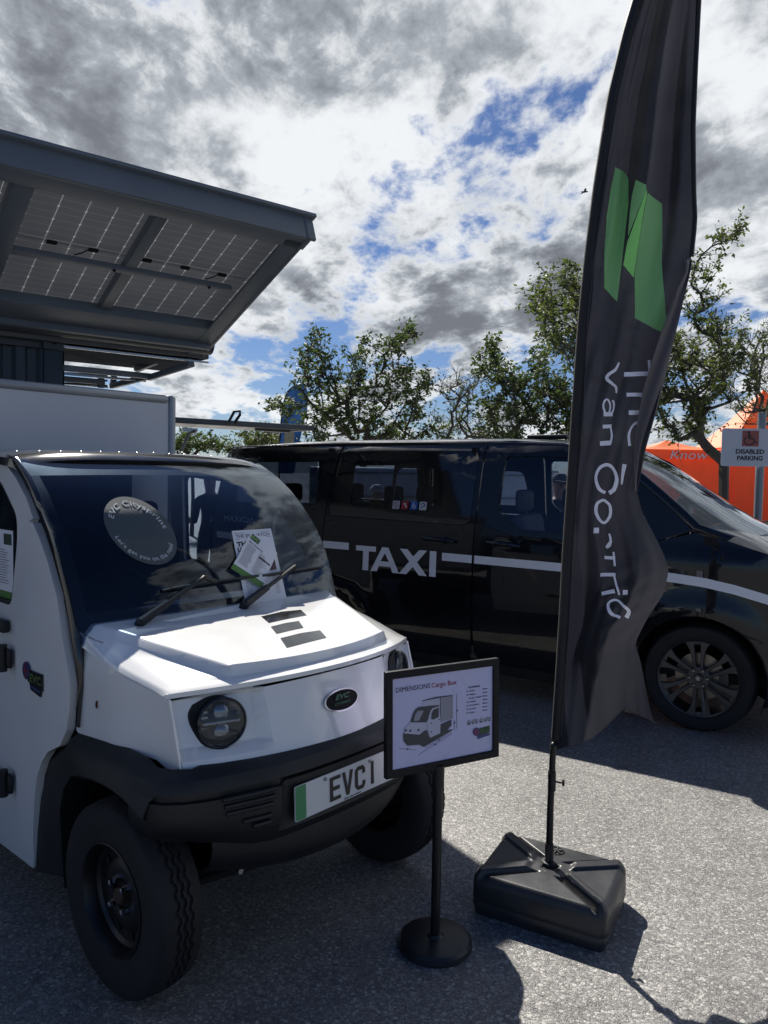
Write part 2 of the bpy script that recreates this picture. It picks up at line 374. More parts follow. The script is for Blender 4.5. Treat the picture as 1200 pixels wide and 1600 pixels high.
    bp = nd.new('ShaderNodeBump'); bp.inputs['Strength'].default_value = .8; bp.inputs['Distance'].default_value = .0045; lk.new(h2.outputs[0], bp.inputs['Height']); lk.new(bp.outputs[0], b.inputs['Normal'])
    bm = bmesh.new(); bmesh.ops.create_grid(bm, x_segments=2, y_segments=2, size=1500)
    o = finish('ground', bm, m, smooth=False); o['kind'] = 'structure'
ground()

# ------------------------------------------------------------------ wheels
def make_tyre(name, parent, c, R, Wd, rim, m, tread=True, n=240):
    bm = bmesh.new(); cy = Wd / 2; rings = []
    gr = [-.27, 0.0, .27]
    for i in range(n):
        a = 2 * pi * i / n; zg = (.0038 if tread else .0) * (1 if (i // 3) % 2 else -1)
        cols = [(-.72, rim - .005), (-.84, rim), (-.97, rim + (R - rim) * .35), (-1.0, rim + (R - rim) * .55), (-.96, rim + (R - rim) * .8)]
        nb = .003 if i % 5 == 0 else 0
        cols += [(-.90, R - .016 - nb * .7), (-.80, R - .007 - nb)]
        for g in gr:
            y = g + zg / cy; w = .0035 / cy * 1.3
            cols += [(y - w * 1.6, R - abs(y) * .006), (y - w, R - .009), (y + w, R - .009), (y + w * 1.6, R - abs(y) * .006)]
        cols += [(.80, R - .007 - nb), (.90, R - .016 - nb * .7), (.96, rim + (R - rim) * .8), (1.0, rim + (R - rim) * .55), (.97, rim + (R - rim) * .35), (.84, rim), (.72, rim - .005)]
        rings.append([bm.verts.new(Vector(c) + Vector((r * cos(a), y * cy, r * sin(a)))) for y, r in cols])
    for i in range(n):
        p, q = rings[i], rings[(i + 1) % n]
        for k in range(len(p) - 1): bm.faces.new((p[k], p[k + 1], q[k + 1], q[k]))
    return finish(name, bm, m, parent, ang=40)

# ------------------------------------------------------------------ 1. small white electric truck
TH = rad(-41)
TR = empty('box_truck', (-.38, 2.755, 0), TH, 'small white electric cargo truck with black bumper, round headlights and plate EVC 1', 'truck')
def xfas(y, z): return .315 - .44 * y * y + (.9 - z) * .3
def mir(pts): return [(p[0], -p[1], p[2]) for p in pts]
def truck():
    # hood: structured grid with raised plateau
    vs_ = [0, .06, .12, .25, .4, .55, .7, .82, .89, .915, .93, .945, .985, 1.0]
    rows = []
    def lip(y): return .312 - .52 * y * y
    for v in vs_:
        row = []
        xb = -.345
        def yp(x): return itp([(-.35, .565), (-.243, .528), (.207, .361), (.4, .30)], x)
        xe = xb + v * (lip(.5) - xb)
        ype = yp(xe)
        st = [-.60, -.592, -.582, -.5 * (.585 + ype + .03), -(ype + .042), -(ype + .031), -(ype + .020), -(ype + .007), -(ype - .006), -(ype - .020)]
        inner = [-(ype - .02) * k for k in (.8, .6, .4, .2)]
        ys = st + inner + [0] + [-a for a in inner[::-1]] + [-a for a in st[::-1]]
        for y in ys:
            out = .605 - .035 * sst((xe + .1) / .3)
            yy = y * out / .60
            x = xb - .03 * (1 - (yy / .6) ** 2) * (1 - v) + v * (lip(yy) - xb)
            zp = 1.072 - .193 * x + .016 * (1 - (yy / .45) ** 2)
            ay = abs(y)
            if ay <= ype + 1e-6: z = zp
            else:
                t = (ay - ype - .028) / (.60 - ype - .028)
                zin = 1.072 - .193 * x - .030; zo = 1.078 - .2 * (x + .35)
                z = zin + (zo - zin) * max(0, t)
                if ay < ype + .028: z = zp - (zp - zin) * sst((ay - ype) / .028)
                if ay > .596: z -= .012
                elif ay > .588: z -= .003
            # front chamfer
            if v >= .93: z = min(z, (1.0 - .06 * yy * yy) + (1 - v) * .16) if v < 1 else 1.000 - .07 * yy * yy
            row.append((x, yy, z))
        rows.append(row)
    rows.append([(p[0] + .002, p[1], p[2] - .014) for p in rows[-1]])
    hood = grid('hood', rows, .012, WHITE, TR, (0, 0, 1), ang=38)
    # fascia with headlight pockets
    def rec(y, z):
        ay = abs(y)
        return .030 * sst((ay - .285) / .035) * sst((.567 - ay) / .02) * sst((z - .785) / .03) * sst((.972 - z) / .022)
    top = [(y, 1.0 - .07 * y * y - .027) for y in [(-.57 + 1.14 * i / 24) for i in range(25)]]
    out = [(-.558, .752)] + [(y * .979, z) for y, z in top] + [(.558, .752)]
    lamp = [(-.435, .880, .078)]
    def hl(s):
        pts = [(s * .492, .935), (s * .43, .957), (s * .378, .938), (s * .354, .885), (s * .366, .828), (s * .42, .802), (s * .475, .812), (s * .502, .860), (s * .509, .905)]
        return [tuple(p) for p in catmull([(a, b, 0) for a, b in pts + pts[:1]], 4)][:-1]
    hl_ = {s: [(p[0], p[1]) for p in hl(s)] for s in (-1, 1)}
    sheet('fascia', out, lambda y, z: (xfas(y, z) - rec(y, z), y, z), WHITE, TR, holes=[hl_[-1], hl_[1]], step=.03, th=.008, toward=(1, 0, 0), ang=24,
          lines=[((s * a, .7), (s * a, 1)) for s in (-1, 1) for a in (.285, .32, .567, .547)] + [((-1, z), (1, z)) for z in (.785, .815, .972, .95)])
    # fenders
    for s in (-1, 1):
        ys = lambda x: .605 - .040 * sst((x + .12) / .30)
        fr = [(xfas(.565, z) + .0, z) for z in (.752, .80, .85, .90, .95, .962)]
        fo = [(-.345, 1.062), (-.335, .765), (-.31, .750), (.0, .770), (.10, .768), (.165, .745), (.20, .735)] + fr
        sheet('fender', fo, lambda x, z, s=s: (x, s * (ys(x) - .016 * sst((z - .99) / .06)), z), WHITE, TR, step=.05, th=.008, toward=(0, s, 0), ang=30)
        # amber side repeater
        bm = bmesh.new(); lathe(bm, [(.013, 0), (.013, .004), (.009, .008), (0, .009)], (0, 0, 0), 'Y', 20)
        for v in bm.verts: v.co = Vector((-.187, s * (.607 + v.co.y), .885 + v.co.z)); v.co.x += 0; 
        for v in bm.verts: pass
        o = finish('side_repeater', bm, mat('amber', (.16, .05, .02), .2, coat=.5), TR)
    # headlights
    for s in (-1, 1):
        nrm = Vector((1, s * .38, .12)).normalized(); cen = Vector((xfas(.427, .88) - .008, s * .427, .880))
        H = bpy.data.objects.new('headlight', None); COL.objects.link(H); H.parent = TR; MW[H.name] = MW[TR.name]
        H['label'] = 'round headlight in black housing'
        # housing
        sheet('housing', hl_[s], lambda y, z: (xfas(y, z) - .030 + .012 * sst((abs(abs(y) - .435) - .05) / .04), y, z), BPLAS, H, step=.03, th=.01, toward=(1, 0, 0))
        q = nrm.to_track_quat('Z', 'Y').to_matrix().to_4x4(); M = Matrix.Translation(cen) @ q
        bm = bmesh.new(); lathe(bm, [(.060, -.05), (.076, -.012), (.077, .004), (.073, .009), (.070, .006), (.066, -.02), (.03, -.03), (0, -.032)], (0, 0, 0), 'Z', 48); bm.transform(M); finish('lamp_ring', bm, BTRIM, H)
        bm = bmesh.new(); box(bm, (0, .0, -.012), (.118, .010, .02), bev=.003); 
        for yy in (.030, -.030): lathe(bm, [(.024, -.03), (.024, -.012), (.014, -.006), (0, -.004)], (0.002, yy, 0), 'Z', 24)
        for k in range(5): box(bm, (-.05, -.035 + k * .017, -.022), (.02, .007, .008))
        bm.transform(M); finish('lamp_insert', bm, mat('lamp_reflector', (.32, .33, .36), .12, metal=.95), H)
        bm = bmesh.new(); lathe(bm, [(.071, .004), (.060, .012), (.04, .018), (.02, .021), (0, .022)], (0, 0, 0), 'Z', 40); bm.transform(M); finish('lamp_glass', bm, CLGLASS, H)
    # bumper: swept profile
    path = [(.12, -.678), (.19, -.672), (.245, -.648), (.285, -.605), (.315, -.55), (.340, -.48), (.368, -.39), (.385, -.315), (.3895, -.285), (.400, -.2), (.405, -.1), (.407, 0)]
    path = path + [(x, -y) for x, y in path[-2::-1]]
    prof = [(.772, -.13), (.766, -.055), (.752, -.018), (.735, -.008), (.716, -.004), (.712, -.014), (.694, -.014), (.690, -.002), (.66, 0), (.62, .0), (.575, -.006), (.54, -.022), (.50, -.055), (.48, -.12), (.478, -.25)]
    rows = []
    for z, off in prof:
        row = []
        for i, (x, y) in enumerate(path):
            a = Vector(path[max(i - 1, 0)]); b = Vector(path[min(i + 1, len(path) - 1)]); d = (b - a).normalized(); nn_ = Vector((d.y, -d.x))
            if nn_.x < 0 and abs(y) < .6: nn_ = -nn_
            if abs(y) >= .6: nn_ = Vector((.55, math.copysign(.83, y)))
            k = min(1, max(0, (abs(y) - .36) / .24)); zz_ = z
            if z < .70: zz_ = .70 + (z - .70) * (1 - .34 * k)
            if z > .73: zz_ = z - .0 
            p = Vector((x, y)) + nn_ * off * (1 if off > -.1 else (1 - .45 * k))
            if abs(y) < .286 and .54 < z < .70: p.x -= .030
            row.append((p.x, p.y, zz_))
        rows.append(row)
    grid('bumper', rows, .006, BPLAS, TR, (1, 0, 0), ang=30)
    rows = []
    for z, x in ((.50, .345), (.44, .355), (.385, .335), (.355, .29), (.35, .10)):
        rows.append([(x - .10 * (y / .45) ** 2, y, z + .05 * (y / .45) ** 2) for y in [-.47 + .94 * i / 16 for i in range(17)]])
    grid('lower_valance', rows, .005, BPLAS, TR, (1, 0, 0), ang=40)
    # side grilles in the bumper
    for s in (-1, 1):
        bm = bmesh.new()
        for k, (y0, y1, z) in enumerate([(-.50, -.335, .690), (-.495, -.34, .668), (-.49, -.345, .646), (-.44, -.35, .612), (-.41, -.355, .592)]):
            pts = []
            for j in range(7):
                y = y0 + (y1 - y0) * j / 6; x = itp([(-.55, .315), (-.48, .340), (-.39, .368), (-.315, .385)], y) + .002; pts.append((x, y * -s, z))
            tube(bm, pts, .0075, 6)
        finish('grille_slat', bm, BPLAS, TR, split=True)
    # registration plate
    P = bpy.data.objects.new('number_plate', None); COL.objects.link(P); P.parent = TR; MW[P.name] = MW[TR.name]
    PX = .386
    def pm(u, v, d=0): return (PX + d - v * .05, u, .557 + v * .8 * .0 + v)
    o = sheet('plate_board', rnd([(-.26, 0), (.26, 0), (.26, .111), (-.26, .111)], .006), lambda u, v: pm(u, v), mat('plate_white', (.62, .64, .66), .3, coat=.3, var=.02), P, step=.06, th=.004, toward=(1, 0, 0))
    sheet('green_band', rnd([(-.258, .002), (-.214, .002), (-.214, .109), (-.258, .109)], [.006, 0, 0, .006]), lambda u, v: pm(u, v, .0012), mat('plate_green', (.03, .24, .10), .3), P, step=.05, th=.001, toward=(1, 0, 0))
    ch = mat('plate_black', (.012, .012, .014), .4)
    def glyph(nm, polys):
        bm = bmesh.new()
        for pl in polys:
            f = flat2d(pl); 
            me = bpy.data.meshes.new('g'); f.to_mesh(me); f.free(); bm.from_mesh(me); bpy.data.meshes.remove(me)
        for v in bm.verts: v.co = pm(v.co.x, v.co.y, .0022)
        thicken(bm, .001, (1, 0, 0)); finish(nm, bm, ch, P, smooth=False)
    z0, z1, w = .016, .095, .0145
    def E_(x): return [[(x, z0), (x + .050, z0), (x + .050, z0 + w * .8), (x + w, z0 + w * .8), (x + w, .049), (x + .045, .049), (x + .045, .062), (x + w, .062), (x + w, z1 - w * .8), (x + .050, z1 - w * .8), (x + .050, z1), (x, z1)]]
    def V_(x): return [[(x, z1), (x + .014, z1), (x + .026, z0 + .022), (x + .038, z1), (x + .052, z1), (x + .033, z0), (x + .019, z0)]]
    def C_(x):
        o_ = [(x + .050, z1 - .028), (x + .050, z1 - .012), (x + .040, z1), (x + .012, z1), (x, z1 - .013), (x, z0 + .013), (x + .012, z0), (x + .040, z0), (x + .050, z0 + .012), (x + .050, z0 + .026),
              (x + .037, z0 + .026), (x + .037, z0 + .013), (x + .0135, z0 + .013), (x + .0135, z1 - .013), (x + .037, z1 - .013), (x + .037, z1 - .028)]
        return [o_]
    glyph('letter_e', E_(-.108)); glyph('letter_v', V_(-.050)); glyph('letter_c', C_(.012)); glyph('digit_one', [[(.092, z0), (.106, z0), (.106, z1), (.094, z1)]])
    bm = bmesh.new()
    for k in range(26):
        if k in (7, 15): continue
        box(bm, (PX + .0015, -.042 + k * .0032, .563), (.001, .0018, .0035))
    finish('maker_line', bm, INK, P); bm = bmesh.new()
    for x in (-.128, .087): lathe(bm, [(.006, 0), (.006, .003), (0, .005)], (PX - .004, x, .655), 'X', 14)
    finish('plate_screw', bm, GREYINK, P, split=True)
    # oval badge
    B = bpy.data.objects.new('badge', None); COL.objects.link(B); B.parent = TR; MW[B.name] = MW[TR.name]; B['label'] = 'oval chrome-rimmed badge reading EVC'
    bc = (.0, .879)
    rim_ = ell(bc[0], bc[1], .082, .036, 40); inn = ell(bc[0], bc[1], .076, .0315, 40)
    sheet('badge_rim', rim_, lambda y, z: (xfas(y, z) + .010, y, z), mat('badge_chrome', (.55, .55, .56), .2, metal=1), B, holes=[inn], step=.05, th=.012, toward=(1, 0, 0))
    sheet('badge_face', inn, lambda y, z: (xfas(y, z) + .007, y, z), mat('badge_matt', (.006, .007, .008), .6, spec=.2), B, step=.03, th=.004, toward=(1, 0, 0))
    text('badge_letters', 'EVC', lambda a, b: (xfas(0, .88) + .010, -.034 + .070 * a, .883 + .017 * b), mat('badge_green', (.03, .13, .06), .4), B, bold=.03, shear=.25, toward=(1, 0, 0))
    text('badge_letters', 'CITYSPRINT', lambda a, b: (xfas(0, .87) + .010, -.040 + .078 * a, .865 + .009 * b), mat('badge_green', (.03, .13, .06), .4), B, bold=.01, toward=(1, 0, 0))
    # bonnet decals: three dark bars
    bv = bvh_of(hood); f = onsurf(TR, bv, .0012)
    for pl in ([(408, 963.5), (440, 956), (470, 953), (479, 961.5), (450, 967), (420, 973.5)], [(423, 979.5), (445, 974), (467, 970.5), (474, 981), (455, 985), (432, 990.5)], [(438, 997.5), (470, 989.5), (500, 985), (510, 996.5), (480, 1004), (448, 1012.5)]):
        sheet('bonnet_stripe', pl, lambda a, b: f(a, b), BTRIM, TR, step=9, th=.0006, toward=(0, 0, 1))
    # wheel arch flares and liners
    topl = [(-.645, .18), (-.625, .34), (-.597, .47), (-.535, .61), (-.42, .69), (-.325, .757), (-.15, .772), (.0, .778), (.10, .776), (.17, .752), (.22, .742)]
    inl = [(-.44, .20), (-.425, .34), (-.40, .46), (-.34, .56), (-.26, .63), (-.17, .665), (-.08, .678), (.0, .680), (.09, .672), (.15, .655), (.200, .640)]
    for s in (-1, 1):
        back = lambda i: .0 if i > 3 else 1
        r0 = [(x, s * .596, z + .004) for x, z in topl]
        r1 = [(x + .012, s * (.640 if i > 4 else .612), z - .012) for i, (x, z) in enumerate(topl)]
        r2 = [((a[0] * .6 + b[0] * .4), s * (.668 if i > 4 else .618), a[1] * .6 + b[1] * .4) for i, (a, b) in enumerate(zip(topl, inl))]
        r3 = [(b[0] * 1.0, s * (.682 if i > 4 else .60 + .016 * i), b[1] + .012) for i, b in enumerate(inl)]
        r4 = [(b[0], s * .672, b[1]) if i > 4 else (b[0], s * .58, b[1]) for i, b in enumerate(inl)]
        r5 = [(b[0], s * .52, b[1] + .01) for b in inl]
        grid('wheel_arch', [r0, r1, r2, r3, r4, r5], .005, BPLAS, TR, (0, s, .3), ang=30)
        rows = []
        for k in range(15):
            a = rad(48 + 150 * k / 14); rows.append([(.40 * cos(a) * 1.05 - .03, s * y, .30 + .41 * sin(a)) for y in (.60, .45, .36)] + [(-.03, s * .36, .30)])
        grid('arch_liner', rows, .005, INT, TR, (0, 0, -1))
    # white cab side panels, doors
    ysd = lambda z: .628 - .036 * max(0, (z - 1.1) / .58) - .02 * max(0, (.5 - z) / .35) ** 2
    pan = [(-.645, 1.452), (-.585, 1.40), (-.51, 1.32), (-.434, 1.215), (-.40, 1.14), (-.376, 1.065), (-.345, .99), (-.325, .925), (-.33, .84), (-.352, .765), (-.40, .70), (-.49, .655), (-.537, .606), (-.575, .54), (-.592, .474), (-.618, .33), (-.633, .209), (-.645, .175), (-.70, .17), (-.735, .28), (-.748, .40), (-.742, 1.0), (-.72, 1.25), (-.70, 1.40), (-.675, 1.452)]
    door = [(-.755, 1.0), (-.761, .40), (-.748, .28), (-.712, .165), (-1.0, .160), (-1.56, .165), (-1.58, .40), (-1.58, 1.60), (-1.50, 1.715), (-1.1, 1.71), (-.93, 1.672), (-.82, 1.61), (-.72, 1.537), (-.655, 1.466), (-.685, 1.459), (-.713, 1.40), (-.733, 1.25)]
    win = rnd([(-.795, 1.13), (-.775, 1.38), (-.79, 1.47), (-.955, 1.60), (-1.45, 1.63), (-1.47, 1.15)], .04)
    for s in (-1, 1):
        f3 = lambda x, z, s=s: (x, s * (ysd(z) + .004 - .014 * (1 - sst((abs(x + .5) < 9) * 1.0))), z)
        pn = sheet('side_panel', pan, f3, WHITE, TR, step=.05, th=.03, toward=(0, s, 0), ang=40)
        md = pn.modifiers.new('bev', 'BEVEL'); md.width = .010; md.segments = 3; md.limit_method = 'ANGLE'; md.angle_limit = rad(60)
        D = bpy.data.objects.new('door', None); COL.objects.link(D); D.parent = TR; MW[D.name] = MW[TR.name]
        dn = sheet('door_skin', door, lambda x, z, s=s: (x, s * (ysd(z) - .002), z), WHITE, D, holes=[win], step=.06, th=.034, toward=(0, s, 0), ang=40)
        md = dn.modifiers.new('bev', 'BEVEL'); md.width = .009; md.segments = 3; md.limit_method = 'ANGLE'; md.angle_limit = rad(60)
        sheet('door_glass', [(a * 1.0, b) for a, b in win], lambda x, z, s=s: (x, s * (ysd(z) - .020), z), TGLASS, D, step=.2, th=.003, toward=(0, s, 0))
        seal = [( -1.115 + (a + 1.115) * 1.0, b) for a, b in win]; inner = [(-1.13 + (a + 1.13) * .965, 1.38 + (b - 1.38) * .94) for a, b in win]
        sheet('window_seal', seal, lambda x, z, s=s: (x, s * (ysd(z) - .006), z), BPLAS, D, holes=[inner], step=.3, th=.01, toward=(0, s, 0))
        for z in (.94, .465):
            bm = bmesh.new(); box(bm, (-.90, s * .652, z), (.16, .020, .052), bev=.005); tube(bm, [(-.795, s * .658, z - .05), (-.795, s * .658, z + .05)], .017, 14); box(bm, (-.772, s * .645, z), (.035, .016, .07), bev=.004)
            finish('hinge', bm, BPLAS, D)
        # mirror on arm
        bm = bmesh.new(); box(bm, (-.84, s * .645, 1.055), (.10, .03, .045), bev=.006); tube(bm, [(-.86, s * .65, 1.06), (-.87, s * .70, 1.10), (-.87, s * .80, 1.2)], .012)
        box(bm, (-.87, s * .86, 1.28), (.05, .13, .22), bev=.02); finish('wing_mirror', bm, BPLAS, D)
    # round badge on near side panel: disc and two-line plate
    bd = bpy.data.objects.new('side_badge', None); COL.objects.link(bd); bd.parent = TR; MW[bd.name] = MW[TR.name]
    def sp(x, z, d=0): return (x, -(ysd(z) + .006 + d), z)
    sheet('badge_plate', rnd([(-.625, .925), (-.515, .925), (-.515, .865), (-.525, .865), (-.53, .842), (-.61, .855), (-.615, .88), (-.63, .88)], .004), lambda x, z: sp(x, z, .004), mat('badge_black', (.012, .014, .014), .25), bd, step=.1, th=.005)
    rd = mat('badge_red', (.20, .02, .03), .4); bl = mat('badge_blue', (.02, .03, .13), .4)
    sheet('badge_disc', ell(-.640, .918, .028, .032), lambda x, z: sp(x, z, .006), bl, bd, step=.1, th=.003)
    sheet('badge_disc', [(-.665, .915), (-.615, .915), (-.615, .922), (-.665, .922)], lambda x, z: sp(x, z, .0072), rd, bd, step=.1, th=.001)
    sheet('badge_disc', [(-.644, .89), (-.636, .89), (-.636, .946), (-.644, .946)], lambda x, z: sp(x, z, .0076), rd, bd, step=.1, th=.001)
    text('badge_letters', 'EVC', lambda a, b: sp(-.610 + .088 * a, .886 + .028 * b, .006), mat('badge_green2', (.07, .12, .03), .4), bd, bold=.04)
    text('badge_letters', 'CITYSPRINT', lambda a, b: sp(-.608 + .080 * a, .862 + .010 * b - .006 * a, .006), mat('badge_blue2', (.06, .10, .25), .4), bd, bold=.01)
    # windscreen
    def xe(z): return itp([(1.05, -.285), (1.113, -.313), (1.2, -.345), (1.315, -.398), (1.40, -.455), (1.49, -.537), (1.56, -.615), (1.62, -.70), (1.66, -.77), (1.683, -.822)], z)
    zs = [1.06, 1.11, 1.16, 1.2, 1.26, 1.315, 1.36, 1.40, 1.445, 1.49, 1.53, 1.56, 1.59, 1.62, 1.64, 1.66, 1.683]
    def ge(z): return itp([(1.05, .608), (1.3, .618), (1.5, .612), (1.6, .603), (1.683, .588)], z)
    def gp(t, z, d=0): y = ge(z) * t; return (xe(z) + .085 * (1 - t * t) * (1 if z < 1.5 else 1 - .35 * (z - 1.5) / .18) + d, y, z + .012 * (1 - t * t) * sst((z - 1.5) / .18))
    cols = [-1, -.93] + [-.86 + 1.72 * i / 22 for i in range(23)] + [.93, 1]
    glass = grid('windscreen', [[gp(t, z) for t in cols] for z in zs], .004, WGLASS, TR, (1, 0, .6))
    # dark printed border inside the glass
    FR = mat('frit', (.008, .009, .012), .5)
    def frit(cs, zz_): grid('screen_border', [[gp(t, z, -.014) for t in cs] for z in zz_], .0, FR, TR, (1, 0, .6))
    frit(cols, [z for z in zs if z >= 1.615]); frit(cols, [z for z in zs if z <= 1.165]); mz = [z for z in zs if 1.155 <= z <= 1.625]
    frit(cols[:2], mz); frit(cols[-2:], mz)
    # black surround (A pillars) between glass edge and white panels
    we = [(-.322, .78), (-.318, .84), (-.308, .925), (-.330, .99), (-.362, 1.065), (-.388, 1.14), (-.423, 1.223), (-.50, 1.33), (-.575, 1.415), (-.632, 1.479), (-.71, 1.548), (-.80, 1.605), (-.895, 1.662), (-.96, 1.69)]
    gi = [(-.30, .78), (-.290, .84), (-.275, .925), (-.275, .99), (-.290, 1.065), (-.318, 1.125), (-.350, 1.21), (-.42, 1.35), (-.475, 1.43), (-.54, 1.495), (-.612, 1.56), (-.695, 1.62), (-.80, 1.676), (-.83, 1.69)]
    for s in (-1, 1):
        A = [(x, s * (ysd(z) - .012), z) for x, z in we]; G = [(x - .006, s * (ge(z) + .002), z) for x, z in gi]
        Mid = [((a[0] + g[0]) / 2 + .008, s * (max(abs(a[1]), abs(g[1])) + .008), (a[2] + g[2]) / 2 + .008) for a, g in zip(A, G)]
        A0 = [(a[0] - .03, s * (abs(a[1]) - .03), a[2]) for a in A]
        G0 = [(g[0] - .012, s * (abs(g[1]) - .02), g[2]) for g in G]
        grid('screen_pillar', [A0, A, Mid, G, G0], .006, BTRIM, TR, (.3, s, .2), ang=85)
    # cowl under the screen
    grid('cowl', [[(-.27, -.60, 1.055), (-.20, -.3, 1.06), (-.19, 0, 1.065), (-.20, .3, 1.06), (-.27, .60, 1.055)], [(-.36, -.60, 1.10), (-.30, -.3, 1.085), (-.27, 0, 1.085), (-.30, .3, 1.085), (-.36, .60, 1.10)]], .01, BPLAS, TR)
    # roof
    rows = []
    for x, zc, half in [(-.79, 1.688, .590), (-.815, 1.706, .594), (-.85, 1.716, .600), (-.92, 1.724, .606), (-1.1, 1.730, .61), (-1.35, 1.732, .61), (-1.6, 1.728, .61)]:
        row = []
        for k in range(21):
            t = -1 + 2 * k / 20; y = half * t * (1 if abs(t) < .999 else 1.0)
            xx = x + (.07 * (1 - t * t) if x > -.9 else .05 * (1 - t * t) * max(0, (x + 1.1) / .2))
            row.append((xx, y, zc - .028 * abs(t) ** 6 - .006 * t * t))
        row = [(row[0][0], row[0][1] - .004, row[0][2] - .03)] + row + [(row[-1][0], row[-1][1] + .004, row[-1][2] - .03)]
        rows.append(row)
    roof = grid('cab_roof', rows, .012, BTRIM, TR, (0, 0, 1), ang=50)
    bm = bmesh.new()
    for k in range(15):
        t = -.93 + 1.86 * k / 14; lathe(bm, [(.0045, 0), (.004, .002), (.002, .003), (0, .0032)], (-.905 + .07 * (1 - t * t), .60 * t, 1.722 - .012 * t * t), 'Z', 10)
    finish('roof_rivet', bm, mat('bright_rivets', (.35, .35, .35), .3, metal=1), roof, split=True)
    # interior
    bm = bmesh.new()
    box(bm, (-.42, 0, .98), (.30, 1.12, .16), bev=.04); box(bm, (-.46, -.30, 1.08), (.16, .34, .09), bev=.035); box(bm, (-1.0, 0, .45), (1.1, 1.1, .06))
    finish('dashboard', bm, INT, TR)
    for s in (-1, 1):
        bm = bmesh.new(); box(bm, (-1.15, s * .30, .72), (.46, .44, .16), bev=.05)
        box(bm, (0, 0, 0), (.14, .44, .62), bev=.05, M=Matrix.Translation((-1.42, s * .30, 1.02)) @ Matrix.Rotation(rad(-10), 4, 'Y'))
        box(bm, (-1.48, s * .30, 1.40), (.09, .24, .17), bev=.035); finish('seat', bm, INT, TR)
    bm = bmesh.new(); rr = []
    q = Matrix.Translation((-.70, -.30, 1.10)) @ Matrix.Rotation(rad(-58), 4, 'Y')
    for k in range(33): a = 2 * pi * k / 32; rr.append(q @ Vector((.18 * cos(a), .18 * sin(a), 0)))
    tube(bm, rr, .014, 10, caps=False); tube(bm, [q @ Vector((.17, 0, 0)), q @ Vector((-.17, 0, 0))], .012); tube(bm, [q @ Vector((0, 0, 0)), q @ Vector((0, 0, -.25))], .02); finish('steering_wheel', bm, INT, TR)
    bm = bmesh.new(); box(bm, (-1.62, -.12, 1.1), (.03, .94, 1.2)); box(bm, (-1.62, .58, .85), (.03, .08, .8)); finish('cab_rear_wall', bm, INT, TR)
    bm = bmesh.new(); box(bm, (-.9, 0, .38), (1.9, .62, .14)); box(bm, (-2.9, 0, .55), (2.6, .7, .14)); box(bm, (-.12, 0, .42), (.40, .62, .26)); tube(bm, [(0, -.52, .30), (0, .52, .30)], .035)
    tube(bm, [(.10, -.45, .33), (.16, 0, .30), (.10, .45, .33)], .014); box(bm, (-.66, 0, .6), (.12, 1.1, .8)); finish('chassis', bm, INT, TR)
    bm = bmesh.new(); tube(bm, [(.15, -.34, .37), (.22, -.34, .372)], .010); finish('chassis_bolt', bm, CHROME, TR)
    # wheels
    wheels = []
    for (x, y, s) in [(-.04, -.575, -1), (0, .59, 1), (-2.35, -.60, -1), (-2.35, .60, 1)]:
        Wn = bpy.data.objects.new('wheel', None); COL.objects.link(Wn); Wn.parent = TR; MW[Wn.name] = MW[TR.name]
        make_tyre('tyre', Wn, (x, y, .303), .303, .160, .172, RUBBER)
        bm = bmesh.new()
        lathe(bm, [(.168, s * .060), (.172, s * .066), (.176, s * .072), (.170, s * .074), (.162, s * .060), (.160, s * .030), (.150, s * .020), (.120, s * .018), (.098, s * .034), (.070, s * .036), (.052, s * .030), (.050, s * .020), (0, s * .020)], (x, y, .306), 'Y', 64, caps=False)
        finish('rim', bm, DARKM, Wn)
        bm = bmesh.new()
        for k in range(10):
            a = 2 * pi * k / 10; lathe(bm, [(.014, s * .0205), (.014, s * .024), (0, s * .0245)], (x + .128 * cos(a), y, .306 + .128 * sin(a)), 'Y', 14)
        finish('rim_hole_disc', bm, mat('hole_shade_black', (.002, .002, .002), .9), Wn, split=True)  # black discs stand in for the shade inside the rim's holes
        bm = bmesh.new()
        for k in range(4):
            a = rad(45) + pi / 2 * k; lathe(bm, [(.0115, s * .030), (.0115, s * .048), (.009, s * .056), (.004, s * .058), (0, s * .058)], (x + .050 * cos(a), y, .306 + .050 * sin(a)), 'Y', 6)
        finish('wheel_nut', bm, CHROME, Wn, split=True)
        bm = bmesh.new(); lathe(bm, [(.026, s * .02), (.026, s * .044), (.02, s * .050), (0, s * .050)], (x, y, .306), 'Y', 24); finish('hub_cap', bm, mat('rusty_hub', (.05, .03, .02), .6), Wn)
    # cargo box
    K = bpy.data.objects.new('cargo_box', None); COL.objects.link(K); K.parent = TR; MW[K.name] = MW[TR.name]
    x0, x1, hy, z0, z1 = -1.74, -4.3, .72, .74, 2.082
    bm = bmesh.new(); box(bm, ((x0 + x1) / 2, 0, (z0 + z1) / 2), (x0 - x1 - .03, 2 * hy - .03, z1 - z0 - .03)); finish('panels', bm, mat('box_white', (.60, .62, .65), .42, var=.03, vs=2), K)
    bm = bmesh.new(); t = .05
    for y in (-1, 1):
        for z in (z0 + t / 2, z1 - t / 2): box(bm, ((x0 + x1) / 2, y * (hy - t / 2), z), (x0 - x1 - 2 * t, t, t), bev=.02)
        for x in (x0 - t / 2, x1 + t / 2): box(bm, (x, y * (hy - t / 2), (z0 + z1) / 2), (t, t, z1 - z0), bev=.02)
    for x in (x0 - t / 2, x1 + t / 2):
        for z in (z0 + t / 2, z1 - t / 2): box(bm, (x, 0, z), (t, 2 * hy - 2 * t, t), bev=.02)
    finish('edge_trim', bm, mat('grey_aluminium', (.30, .32, .34), .38, metal=.5), K)
    return hood, glass
hood, glass = truck()
gbv = bvh_of(glass)

